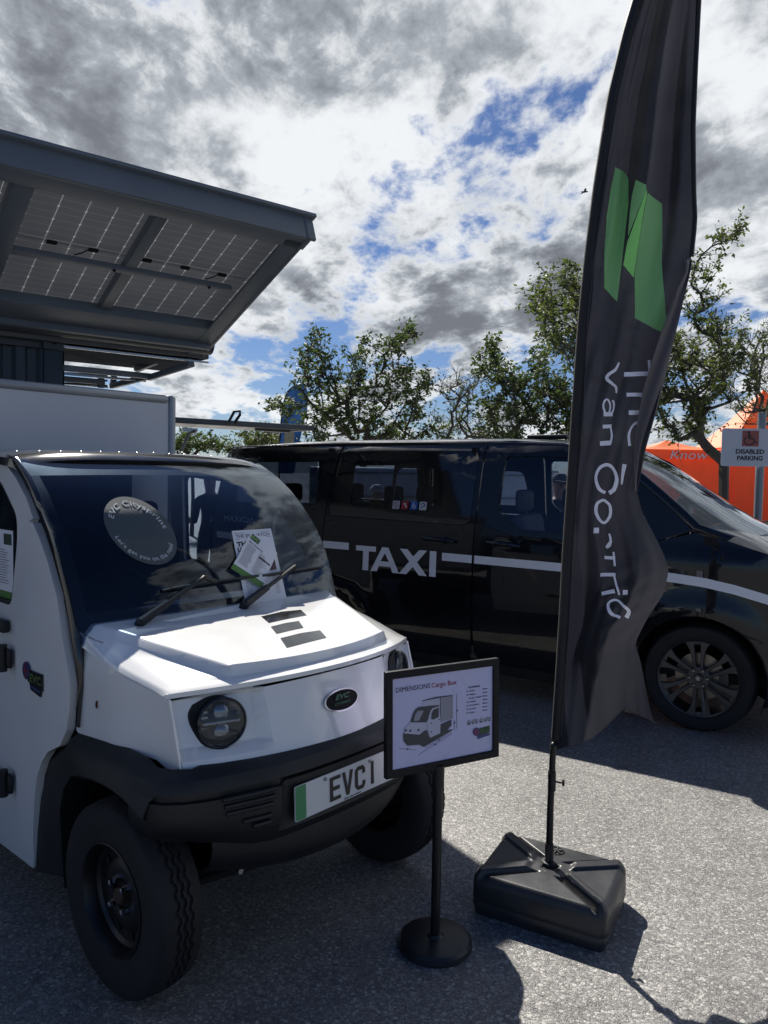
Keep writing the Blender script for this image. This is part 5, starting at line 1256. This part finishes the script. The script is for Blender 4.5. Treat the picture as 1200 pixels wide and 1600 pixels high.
    for a, b_ in (((296, 545, 0), (296, 571, 0)), ((300, 569, 0), (233, 590, .4)), ((233, 588, .4), (175, 603, .9)), ((275, 552, .3), (215, 577, .9)), ((178, 588, .9), (176, 603, .9)), ((213, 570, .8), (214, 577, .8)), ((100, 575, .0), (235, 588, .4)), ((158, 590, .8), (158, 604, .8)), ((100, 592, .6), (160, 597, .8))):
        A_, B_ = pt(*a), pt(*b_); d = (B_ - A_); M = Matrix.Translation((A_ + B_) / 2) @ d.to_track_quat('X', 'Z').to_matrix().to_4x4(); box(bm, (0, 0, 0), (d.length + .03, .05, .055), bev=.004, M=M)
    finish('gantry_bar', bm, DG, S, split=True)
    bm = bmesh.new()
    for y_ in (583, 591, 599): 
        A_, B_ = pt(100, y_, .7), pt(165, y_ + 4, .9); d = B_ - A_; M = Matrix.Translation((A_ + B_) / 2) @ d.to_track_quat('X', 'Z').to_matrix().to_4x4(); box(bm, (0, 0, 0), (d.length, .06, .02), M=M)
    finish('gantry_slat', bm, DB, S, split=True)
    # raised hatch at the end of the container
    HT = bpy.data.objects.new('side_hatch', None); COL.objects.link(HT); HT.parent = S; MW[HT.name] = MW[S.name]
    bm = bmesh.new(); box(bm, (.34, 1.85, 2.245), (3.5, 1.16, .035), bev=.006); box(bm, (.34, 1.28, 2.235), (3.5, .05, .07), bev=.006); box(bm, (2.07, 1.85, 2.235), (.05, 1.14, .06)); box(bm, (1.6, 1.5, 2.2), (.5, .05, .05)); finish('hatch_board', bm, mat('hatch_grey', (.07, .075, .085), .35), HT)
    w2 = MW[S.name].inverted()
    def hp(px, py, d_): dd = ray(px, py); return w2 @ (EYE + dd * (d_ / dd.y))
    bm = bmesh.new(); tube(bm, [hp(306, 674, 9.2), hp(296, 677, 9.2), hp(284, 703, 9.2)], .022, 8); box(bm, hp(296, 672, 9.2), (.18, .05, .05)); finish('strut', bm, GV, HT)
    bm = bmesh.new(); tube(bm, [hp(357, 660, 9.2), hp(366, 643, 9.2), hp(375, 642, 9.2), hp(375, 648, 9.2), hp(366, 661, 9.2)], .018, 8); finish('grab_handle', bm, DARKM, HT)
    bm = bmesh.new(); p = CM @ Vector((-2.33, -Ln - .02, .12)); lathe(bm, [(.022, -.03), (.022, .0), (.014, .01), (.014, .03), (.018, .04), (.01, .05), (0, .05)], p, 'Z', 16); tube(bm, [p + Vector((-.05, 0, .015)), p + Vector((.02, 0, .015))], .010, 8); finish('orange_lifting_lug', bm, mat('orange_paint', (.55, .22, .03), .5), C)
solar()

# ------------------------------------------------------------------ 6. trees
BARK = mat('bark', (.075, .065, .055), .85, bump=.6, bs=30, var=.25)
def leafmat(name, c1, c2, tr):
    m = bpy.data.materials.new(name); m.use_nodes = True; t = m.node_tree; t.nodes.clear(); o = t.nodes.new('ShaderNodeOutputMaterial')
    g = t.nodes.new('ShaderNodeNewGeometry'); r = t.nodes.new('ShaderNodeMix'); r.data_type = 'RGBA'; t.links.new(g.outputs['Random Per Island'], r.inputs[0]); r.inputs[6].default_value = (*c1, 1); r.inputs[7].default_value = (*c2, 1)
    b = t.nodes.new('ShaderNodeBsdfPrincipled'); b.inputs['Roughness'].default_value = .6; b.inputs['Specular IOR Level'].default_value = .3; t.links.new(r.outputs[2], b.inputs['Base Color'])
    tl = t.nodes.new('ShaderNodeBsdfTranslucent'); v = t.nodes.new('ShaderNodeVectorMath'); v.operation = 'MULTIPLY'; v.inputs[1].default_value = tr; t.links.new(r.outputs[2], v.inputs[0]); t.links.new(v.outputs[0], tl.inputs[0])
    a = t.nodes.new('ShaderNodeAddShader'); t.links.new(b.outputs[0], a.inputs[0]); t.links.new(tl.outputs[0], a.inputs[1]); t.links.new(a.outputs[0], o.inputs[0]); return m
LF = leafmat('leaves_dark', (.016, .024, .010), (.050, .062, .024), (.8, 1.0, .4)); LF2 = leafmat('leaves_olive', (.022, .030, .013), (.070, .078, .032), (.9, 1.05, .45))
def inpoly(x, y, P):
    c = False; j = len(P) - 1
    for i in range(len(P)):
        if (P[i][1] > y) != (P[j][1] > y) and x < (P[j][0] - P[i][0]) * (y - P[i][1]) / (P[j][1] - P[i][1]) + P[i][0]: c = not c
        j = i
    return c
def tree(name, label, trunkpx, Y, fork, poly, nc, leaves, lsize, seed, lm=LF, cr=.17, trad=.06, bare=0.0, deep=1.0, spikes=()):
    r = random.Random(seed); base = atY(trunkpx, 745, Y); base.z = 0
    T = empty(name, base, 0, label, 'tree', 'trees behind the taxi')
    fk = atY(*fork, Y) - base
    nodes = [Vector((0, 0, 0)), fk * .5 + Vector((.03, 0, 0)), fk]; par = [-1, 0, 1]; pts = []
    xs = [p[0] for p in poly]; ys = [p[1] for p in poly]
    while len(pts) < nc:
        x, y = r.uniform(min(xs), max(xs)), r.uniform(min(ys), max(ys))
        if inpoly(x, y, poly): pts.append(atY(x, y, Y + r.gauss(0, .38) * deep) - base)
    for sp in spikes:
        pts += [atY(a, b, Y + r.gauss(0, .1)) - base for a, b in sp]
    pts.sort(key=lambda p: (p - fk).length); first = len(nodes)
    for p in pts:
        best = min(range(2, len(nodes)), key=lambda k: (nodes[k] - p).length + .25 * (nodes[k] - fk).length)
        q = nodes[best]; d = (p - q).length
        if d > .35:
            mid = q.lerp(p, .5) + Vector((r.gauss(0, .04), r.gauss(0, .04), -.03 * d)); nodes.append(mid); par.append(best); best = len(nodes) - 1
        nodes.append(p); par.append(best)
    cnt = [1] * len(nodes)
    for i in range(len(nodes) - 1, 0, -1): cnt[par[i]] += cnt[i]
    bm = bmesh.new(); mxc = cnt[0]
    for i in range(1, len(nodes)):
        a, b = nodes[par[i]], nodes[i]; ra = trad * (cnt[par[i]] / mxc) ** .42; rb = trad * (cnt[i] / mxc) ** .42
        if par[i] == 0: ra *= 1.25
        tube(bm, [a, b], [min(ra, rb * 1.5), rb], 6 if rb > .012 else 4, caps=False)
    # twigs, leaves set along them
    lb = bmesh.new(); tips = nodes[first:]; per = max(2, int(leaves * 1.25 / (len(tips) * 5)))
    for c in tips:
        h_ = r.random(); nb = h_ < bare
        out = (c - fk).normalized()
        for k in range(5 if not nb else 7):
            v = (Vector((r.gauss(0, 1), r.gauss(0, 1), r.gauss(.25, .9))).normalized() + out * .7).normalized() * r.uniform(.12, .42) * (cr / .14)
            mid = v * .5 + Vector((r.gauss(0, .03), r.gauss(0, .03), .02)); tube(bm, [c, c + mid, c + v], [.006, .004, .0025], 3, caps=False)
            if nb and r.random() < .75: continue
            for q_ in range(int((per + r.randint(-1, 2)) * (.35 if h_ > .75 else 1))):
                t_ = r.uniform(.1, 1.05); p = c + (mid * (t_ * 2) if t_ < .5 else mid.lerp(v, t_ * 2 - 1)) + Vector((r.gauss(0, .025), r.gauss(0, .025), r.gauss(0, .025)))
                ax = (Vector((r.gauss(0, 1), r.gauss(0, 1), r.gauss(-.45, .7))).normalized() + v.normalized() * .5).normalized(); sd_ = Matrix.Rotation(r.uniform(0, 6.28), 3, ax) @ ax.orthogonal().normalized(); nn2 = ax.cross(sd_)
                l = lsize * .80 * r.uniform(.5, 1.35); w = l * .25
                vv = [lb.verts.new(p), lb.verts.new(p + ax * l * .45 + sd_ * w + nn2 * w * .4), lb.verts.new(p + ax * l), lb.verts.new(p + ax * l * .45 - sd_ * w + nn2 * w * .4)]
                lb.faces.new((vv[0], vv[1], vv[2])); lb.faces.new((vv[0], vv[2], vv[3]))
    finish('trunk', bm, BARK, T); bm = lb
    me = bpy.data.meshes.new('crown'); bm.to_mesh(me); bm.free(); me.materials.append(lm); o = bpy.data.objects.new('crown', me); COL.objects.link(o); o.parent = T
    return T
tree('tree', 'leafy dark tree behind the blue flag, left of the others', 570, 16, (566, 700), [(430, 640), (446, 620), (480, 610), (470, 585), (488, 540), (500, 525), (515, 555), (545, 565), (575, 545), (600, 550), (620, 525), (648, 520), (645, 550), (640, 570), (672, 578), (675, 615), (668, 640), (690, 650), (700, 705), (480, 705), (465, 660), (430, 650)], 150, 9500, .115, 3, cr=.15, trad=.075,
     spikes=[[(500, 530), (502, 545), (505, 565), (500, 580)], [(575, 537), (585, 545), (600, 555)], [(640, 523), (625, 532), (610, 545)], [(430, 632), (445, 636), (455, 640)]])
tree('tree', 'half bare twiggy tree between the two leafy ones behind the taxi roof', 735, 15, (735, 720), [(690, 600), (705, 580), (730, 588), (760, 600), (775, 640), (790, 700), (680, 705), (690, 650), (684, 620)], 60, 2600, .085, 5, LF2, cr=.13, trad=.05, bare=.72, spikes=[[(690, 605), (700, 625), (705, 645)], [(713, 583), (715, 600), (718, 622)], [(742, 590), (738, 610)]])
tree('tree', 'leafy tree right behind the taxi roof, left of the black flag', 830, 14, (825, 720), [(748, 575), (752, 555), (768, 540), (775, 560), (795, 560), (815, 575), (832, 560), (848, 545), (848, 580), (870, 600), (890, 590), (897, 700), (770, 705), (760, 640), (765, 600)], 100, 7600, .105, 8, cr=.15, trad=.06, spikes=[[(768, 542), (770, 555), (772, 570)], [(846, 552), (843, 570)]])
tree('tree', 'tallest tree, its bare-tipped crown spreading behind the black flag and disabled parking sign', 1131, 11, (1131, 722), [(832, 480), (848, 450), (870, 430), (905, 408), (920, 430), (960, 470), (1000, 500), (1050, 520), (1070, 505), (1110, 500), (1140, 510), (1160, 530), (1150, 560), (1190, 560), (1170, 610), (1120, 640), (1110, 685), (1060, 690), (1035, 680), (1020, 650), (960, 620), (930, 590), (880, 580), (862, 570), (870, 540), (845, 520), (858, 500)], 190, 15500, .085, 11, LF2, cr=.13, trad=.070, deep=1.6,
     spikes=[[(1148, 366), (1130, 378), (1112, 385), (1095, 400), (1085, 420), (1080, 445), (1075, 480)], [(1122, 422), (1108, 440), (1095, 460), (1085, 490)], [(1118, 472), (1100, 485), (1085, 500)]])
tree('tree', 'mostly bare tree at the right edge behind the parking sign', 1215, 12.5, (1210, 720), [(1120, 560), (1150, 530), (1200, 505), (1260, 500), (1290, 600), (1230, 680), (1150, 660), (1120, 610)], 80, 3000, .07, 14, LF2, cr=.12, trad=.05, bare=.6)
tree('tree', 'low leafy treetop seen under the raised hatch', 300, 19, (300, 715), [(272, 700), (275, 688), (300, 684), (335, 690), (345, 705), (272, 706)], 26, 1900, .12, 21, cr=.16, trad=.05)
tree('tree', 'low round treetop just left of the blue flag', 400, 20, (400, 712), [(360, 700), (365, 685), (390, 680), (432, 678), (440, 700), (362, 706)], 32, 3400, .11, 22, LF2, cr=.17, trad=.05)

# ------------------------------------------------------------------ 7. far things: blue flag, tents, parking sign, vehicle, people
def blue_flag():
    Y = 18; base = atY(441, 745, Y); base.z = 0; B = empty('blue_feather_flag', base, 0, 'blue feather flag rising half hidden behind the left tree', 'flag')
    A = lambda x, y, d=0: atY(x, y, Y + d) - base
    L_ = [(600, 470), (604, 458), (612, 450), (625, 445), (645, 441), (690, 437), (750, 434)]; R2 = [(600, 474), (604, 478), (615, 482), (640, 480), (690, 468), (750, 458)]
    rows = []
    for j in range(30):
        y = 600 + 140 * j / 29; xl, xr = itp(L_, y), itp(R2, y); rows.append([A(xl + (xr - xl) * k / 8, y, .05 * sin(k * .9 + y * .05)) for k in range(9)])
    grid('banner', rows, .002, fabric('blue_fabric', (.05, .12, .22), (.04, .10, .20)), B, (0, -1, 0), ang=80)
    bm = bmesh.new(); tube(bm, [Vector((0, 0, 0)), A(436, 740)] + [A(itp(L_, y) - .5, y) for y in (700, 660, 640, 625, 612, 604, 600)], .018, 8); finish('pole', bm, DARKM, B)
    sheet('cream_panel', [(445, 674), (460, 674), (459, 700), (443, 700)], lambda a, b: A(a, b, -.07), fabric('cream', (.35, .32, .22), (.1, .1, .08)), B, step=8, th=.001)
    bm = bmesh.new(); box(bm, (0, 0, .03), (.5, .5, .06), bev=.01); finish('foot', bm, DARKM, B)
blue_flag()
def tent(name, label, x0, w, Y, eave, peak, dpt=3.0, text_=None, rz=0):
    base = Vector((x0, Y, 0)); T = empty(name, base, rz, label, 'tent')
    m = fabric('orange_canvas', (.60, .150, .030), (.42, .105, .02), 0, 20); rg = random.Random(int(x0 * 10))
    def wob(a, b, k): return .05 * noise.noise(Vector((a * 1.3, b * 1.1, k)))
    rows = []
    nz_ = 14
    for j in range(nz_ + 1):
        z = .02 + (eave - .25) * j / nz_; rows.append([(w * i / 30, .10 + wob(i * .2, z * 1.5, x0) + .02 * sin(i * 1.9), z) for i in range(31)])
    grid('front_wall', rows, .004, m, T, (0, -1, 0), ang=80)
    rows = []
    for j in range(nz_ + 1):
        z = .02 + (eave - .25) * j / nz_; rows.append([(.06 + wob(i, z, 4), .10 + (dpt - .2) * i / 14, z) for i in range(15)])
    grid('side_wall', rows, .004, m, T, (-1, 0, 0), ang=80)
    rows = []
    for z, o in ((eave, 0), (eave - .14, -.012), (eave - .30, -.02)): rows.append([(w * i / 24, o + .03 * noise.noise(Vector((i * .7, z * 2, 2))) * (eave - z) * 4, z) for i in range(25)])
    grid('valance', rows, .004, m, T, (0, -1, 0), ang=80)
    rows = []
    for z, o in ((eave, 0), (eave - .14, -.012), (eave - .30, -.02)): rows.append([(o, dpt * i / 12, z) for i in range(13)])
    grid('valance', rows, .004, m, T, (-1, 0, 0), ang=80)
    bm = bmesh.new(); pk = Vector((w / 2, dpt / 2, peak)); cor = [Vector((-.02, -.02, eave)), Vector((w + .02, -.02, eave)), Vector((w + .02, dpt, eave)), Vector((-.02, dpt, eave))]
    n = 10
    for c0, c1 in zip(cor, cor[1:] + cor[:1]):
        rws = []
        for j in range(n + 1):
            t = j / n; a, b = c0.lerp(pk, t), c1.lerp(pk, t); rws.append([bm.verts.new(a.lerp(b, i / n) + Vector((0, 0, -.16 * sin(pi * t) * (1 - .5 * abs(2 * i / n - 1))))) for i in range(n + 1)])
        for a, b in zip(rws, rws[1:]):
            for i in range(n): bm.faces.new((a[i], a[i + 1], b[i + 1], b[i]))
    bmesh.ops.remove_doubles(bm, verts=bm.verts, dist=1e-4); finish('roof', bm, m, T, ang=60)
    bm = bmesh.new()
    for x in (0, w): tube(bm, [(x, .06, 0), (x, .06, eave)], .02, 6); tube(bm, [(x, dpt, 0), (x, dpt, eave)], .02, 6)
    tube(bm, [(w - .03, .0, .02), (w - .08, -.03, 1.0), (w - .03, -.03, eave - .3)], .012, 5)
    finish('tent_leg', bm, mat('white_metal', (.6, .6, .6), .4), T, split=True)
    if text_:
        text('tent_writing', text_, lambda a, b: (1.10 + 1.95 * a, -.055, eave - .31 + .29 * b), mat('tent_white', (.72, .70, .70), .6), T, bold=-.003, shear=.22)
    return T
t1x = (1008 - 600) / 1180 * 25
tent('orange_tent', 'low orange tent with white writing Know on its valance, left of the sign post', t1x - .35, 3.1, 25, 2.62, 3.0, text_='Know Yo')
tent('orange_tent', 'taller orange tent with a high peak behind the parking sign', t1x + 2.85, 3.6, 25.3, 2.75, 4.85)

def parking_sign():
    Y = 7.3; p = atY(1172, 900, Y); base = Vector((p.x + .03, Y, 0)); S = empty('parking_sign', base, 0, 'white disabled parking sign with wheelchair symbol on a grey post', 'sign')
    bm = bmesh.new(); tube(bm, [(.035, .03, 0), (.035, .03, 2.285)], .038, 20); lathe(bm, [(.040, 2.28), (.040, 2.30), (0, 2.305)], (.035, .03, 0), 'Z', 20); finish('post', bm, mat('post_grey', (.20, .23, .26), .35, metal=.3), S)
    A = lambda x, y, d=0: atY(x, y, Y - .02 - d) - base
    c = [A(1128.5, 669), A(1128.5, 728)]; x0 = c[0].x; z1, z0 = c[0].z, c[1].z; W_ = .535
    pl = rnd([(x0, z0), (x0 + W_, z0), (x0 + W_, z1), (x0, z1)], .02)
    sheet('board', pl, lambda a, b: (a, -.02, b), mat('sign_white', (.58, .60, .64), .4, var=.02), S, step=.3, th=.003)
    sx = (A(1159.5, 0).x, A(1185.5, 0).x); sz = (A(0, 699).z + .035, A(0, 673).z + .032)
    sx = (A(1159.5, 690).x, A(1185.5, 690).x); sz = (A(1172, 697.5).z, A(1172, 673).z)
    sheet('symbol_panel', [(sx[0], sz[0]), (sx[1], sz[0]), (sx[1], sz[1]), (sx[0], sz[1])], lambda a, b: (a, -.0215, b), mat('symbol_red', (.33, .09, .075), .5), S, step=.3, th=.001)
    w, h = sx[1] - sx[0], sz[1] - sz[0]; q = lambda a, b: (sx[0] + w * a, sz[0] + h * b)
    arc = [q(.42 + .30 * cos(rad(a)), .36 + .26 * sin(rad(a))) for a in range(115, 345, 10)]
    bk = mat('symbol_black', (.015, .012, .012), .5)
    sheet('wheelchair_symbol', stroke(arc, .011), lambda a, b: (a, -.0225, b), bk, S, step=.3, th=.0008)
    sheet('wheelchair_symbol', stroke([q(.40, .80), q(.43, .50), q(.66, .48), q(.78, .24), q(.90, .26)], [.020, .022, .014, .013, .011]), lambda a, b: (a, -.0232, b), bk, S, step=.3, th=.0008)
    sheet('wheelchair_symbol', stroke([q(.42, .66), q(.62, .66)], .010), lambda a, b: (a, -.0238, b), bk, S, step=.3, th=.0008)
    cc = q(.38, .88); sheet('wheelchair_symbol', ell(cc[0], cc[1], .012, .012, 16), lambda a, b: (a, -.0234, b), bk, S, step=.3, th=.0008)
    for s, xa, xb, yy in (('DISABLED', 1149.5, 1194, 708.5), ('PARKING', 1151.5, 1191.5, 718.8)):
        a0, a1 = A(xa, yy), A(xb, yy); text('sign_writing', s, lambda a, b: (a0.x + (a1.x - a0.x) * a, -.0222, a0.z + .042 * b), bk, S, bold=.03)
parking_sign()

def lorry():
    Y = 11.5; T = empty('white_lorry', (-.9, Y, 0), rad(4), 'white box lorry parked beyond the taxi, seen through its windows', 'lorry')
    wm = mat('lorry_white', (.75, .76, .76), .35)
    bm = bmesh.new(); box(bm, (1.7, 1.1, 1.22), (3.9, 2.1, 1.05), bev=.04); finish('cargo_body', bm, wm, T)
    bm = bmesh.new()
    for z in (.78, 1.30, 1.66): box(bm, (1.7, .035, z), (3.86, .02, .025))
    finish('side_rail', bm, mat('grey_aluminium', (.30, .32, .34), .38), T, split=True)
    prof = [(3.7, .35), (5.5, .35), (5.55, .85), (5.35, 1.15), (4.85, 1.62), (3.7, 1.66)]
    bm = bmesh.new(); a = [bm.verts.new((x, .12, z)) for x, z in prof]; b = [bm.verts.new((x, 2.0, z)) for x, z in prof]; bm.faces.new(a); bm.faces.new(b[::-1])
    for i in range(len(a)): bm.faces.new((a[i], a[(i + 1) % len(a)], b[(i + 1) % len(a)], b[i]))
    bmesh.ops.bevel(bm, geom=list(bm.edges), offset=.04, segments=2, affect='EDGES'); finish('cab', bm, wm, T)
    bm = bmesh.new(); v = [bm.verts.new(p) for p in ((3.95, .112, 1.15), (4.75, .112, 1.15), (4.6, .112, 1.52), (3.95, .112, 1.54))]; bm.faces.new(v); thicken(bm, .004, (0, -1, 0)); finish('cab_window', bm, TAXIG, T)
    for x in (.6, 4.6):
        for y in (.14, 1.95):
            bm = bmesh.new(); lathe(bm, [(.17, -.08), (.30, -.09), (.33, -.05), (.33, .05), (.30, .09), (.17, .08)], (x, y, .33), 'Y', 28); lathe(bm, [(.17, -.07), (.10, -.06), (0, -.06)], (x, y, .33), 'Y', 28); finish('wheel', bm, RUBBER, T)
    bm = bmesh.new(); box(bm, (2.2, 1.05, .5), (5.2, .8, .2)); finish('chassis', bm, INT, T)
lorry()

def person(name, loc, rz, label, top, trouser, hat, skin=(.42, .26, .19), h=1.72, hatbrim=True, holding=False):
    P = empty(name, loc, rz, label, 'person'); k = h / 1.75
    me = bpy.data.meshes.new('body'); 
    V = [(0, 0, .95, .13), (0, .0, 1.12, .125), (0, 0, 1.30, .15), (0, 0, 1.42, .12), (0, .0, 1.50, .055), (0, -.01, 1.58, .075), (0, -.015, 1.66, .088), (0, -.01, 1.72, .07),
         (.10, 0, .90, .10), (.11, -.02, .50, .062), (.12, .02, .10, .045), (.12, -.12, .045, .035),
         (-.10, 0, .90, .10), (-.12, .0, .50, .062), (-.13, .04, .10, .045), (-.13, -.10, .045, .035),
         (.19, 0, 1.40, .06), (.25, .02, 1.12, .045), (.22, -.14, .92 if not holding else 1.15, .035), (.20, -.22, .88 if not holding else 1.18, .03),
         (-.19, 0, 1.40, .06), (-.25, .02, 1.12, .045), (-.22, -.14, .92 if not holding else 1.15, .035), (-.19, -.22, .88 if not holding else 1.18, .03)]
    E_ = [(0, 1), (1, 2), (2, 3), (3, 4), (4, 5), (5, 6), (6, 7), (0, 8), (8, 9), (9, 10), (10, 11), (0, 12), (12, 13), (13, 14), (14, 15), (3, 16), (16, 17), (17, 18), (18, 19), (3, 20), (20, 21), (21, 22), (22, 23)]
    # five fingers on each hand
    Vn = list(V); En = list(E_)
    for hidx, sx in ((19, 1), (23, -1)):
        hx, hy, hz, _ = V[hidx]
        for f_ in range(5):
            dx = (f_ - 2) * .012 * 1; a = len(Vn)
            if f_ == 0: Vn += [(hx - sx * .035, hy - .01, hz + .015, .009), (hx - sx * .045, hy - .04, hz + .02, .008)]
            else: Vn += [(hx + dx, hy - .055 - .006 * (2 - abs(f_ - 2)), hz - .005, .009), (hx + dx, hy - .085, hz - .025, .008)]
            En += [(hidx, a), (a, a + 1)]
    me.from_pydata([(a * k, b * k, c * k) for a, b, c, _ in Vn], En, []); o = bpy.data.objects.new('body', me); COL.objects.link(o)
    md = o.modifiers.new('s', 'SKIN'); 
    for i, v in enumerate(me.skin_vertices[0].data): v.radius = (Vn[i][3] * k, Vn[i][3] * k * (.8 if i in (1, 2, 3) else 1)); v.use_root = (i == 0)
    o.modifiers.new('u', 'SUBSURF').levels = 2; dg = bpy.context.evaluated_depsgraph_get(); dg.update(); m2 = bpy.data.meshes.new_from_object(o.evaluated_get(dg)); bpy.data.objects.remove(o)
    sk, tp, trz, hr = mat('skin_%s' % name, skin, .55), mat('top_%d' % int(top[0] * 999 + top[2] * 99), top, .8), mat('trousers', trouser, .8), mat('shoe', (.02, .02, .02), .6)
    m2.materials.clear()
    for x in (sk, tp, trz, hr): m2.materials.append(x)
    for p in m2.polygons:
        c = p.center / k; p.use_smooth = True
        p.material_index = 0 if c.z > 1.47 or (abs(c.x) > .1 and c.y < -.13 and c.z > .6) else (3 if c.z < .10 else (2 if c.z < .98 and not (abs(c.x) > .2 and c.z > .8) else 1))
    b = bpy.data.objects.new('body', m2); COL.objects.link(b); b.parent = P
    bm = bmesh.new()
    for sx in (-.03, .03): bmesh.ops.create_uvsphere(bm, u_segments=8, v_segments=6, radius=.011 * k, matrix=Matrix.Translation((sx * k, -.092 * k, 1.655 * k)))
    finish('eye', bm, INK, P, split=True)
    bm = bmesh.new(); bmesh.ops.create_cone(bm, segments=8, radius1=.016 * k, radius2=.006 * k, depth=.05 * k, cap_ends=True, matrix=Matrix.Translation((0, -.105 * k, 1.635 * k)) @ Matrix.Rotation(rad(15), 4, 'X')); finish('nose', bm, sk, P)
    bm = bmesh.new(); lathe(bm, [(.096, 0), (.100, .02), (.090, .06), (.06, .095), (0, .105)], (0, -.005, 1.675 * k), 'Z', 24)
    if hatbrim:
        vs = [bm.verts.new((.09 * cos(rad(a)), -.07 - .10 * sin(rad(a)), 1.69 * k - .012 * sin(rad(a)))) for a in range(0, 181, 15)]; w_ = [bm.verts.new(v.co + Vector((0, 0, .008))) for v in vs]; bm.faces.new(vs); bm.faces.new(w_[::-1])
        for i in range(len(vs)): bm.faces.new((vs[i], vs[(i + 1) % len(vs)], w_[(i + 1) % len(vs)], w_[i]))
    finish('cap' if hatbrim else 'hair', bm, mat('hat_%d' % int(hat[0] * 999), hat, .8), P)
    return P
person('person', (1.93, 8.35, 0), rad(15), 'person in a grey cap and dark jacket beyond the taxi front door window', (.03, .03, .04), (.03, .03, .05), (.12, .12, .12), h=1.66)
person('person', (-2.05, 8.9, 0), rad(-20), 'person in a pink cap seen past the taxi tail through the truck windscreen', (.04, .04, .05), (.04, .05, .08), (.55, .08, .20), h=1.62, holding=True)
person('person', (-.10, 9.9, 0), rad(40), 'white haired person in dark clothes seen through the taxi sliding door window', (.03, .03, .035), (.05, .05, .05), (.6, .6, .58), h=1.47, hatbrim=False)

def bird():
    p = atY(913, 300, 30); B = empty('bird', p, 0, 'tiny dark bird gliding high in the sky left of the flag', 'bird')
    bm = bmesh.new(); tube(bm, [(-.14, 0, 0), (-.06, 0, .0), (.02, 0, .01), (.10, 0, .015), (.16, 0, .01)], [.008, .03, .038, .025, .006], 8)
    for s in (-1, 1):
        v = [bm.verts.new(q) for q in ((-.03, s * .02, .01), (.07, s * .02, .01), (.04, s * .18, .06), (-.06, s * .32, .03), (-.04, s * .16, .05))]; bm.faces.new(v)
    finish('body', bm, mat('bird_black', (.02, .02, .02), .7), B)
bird()
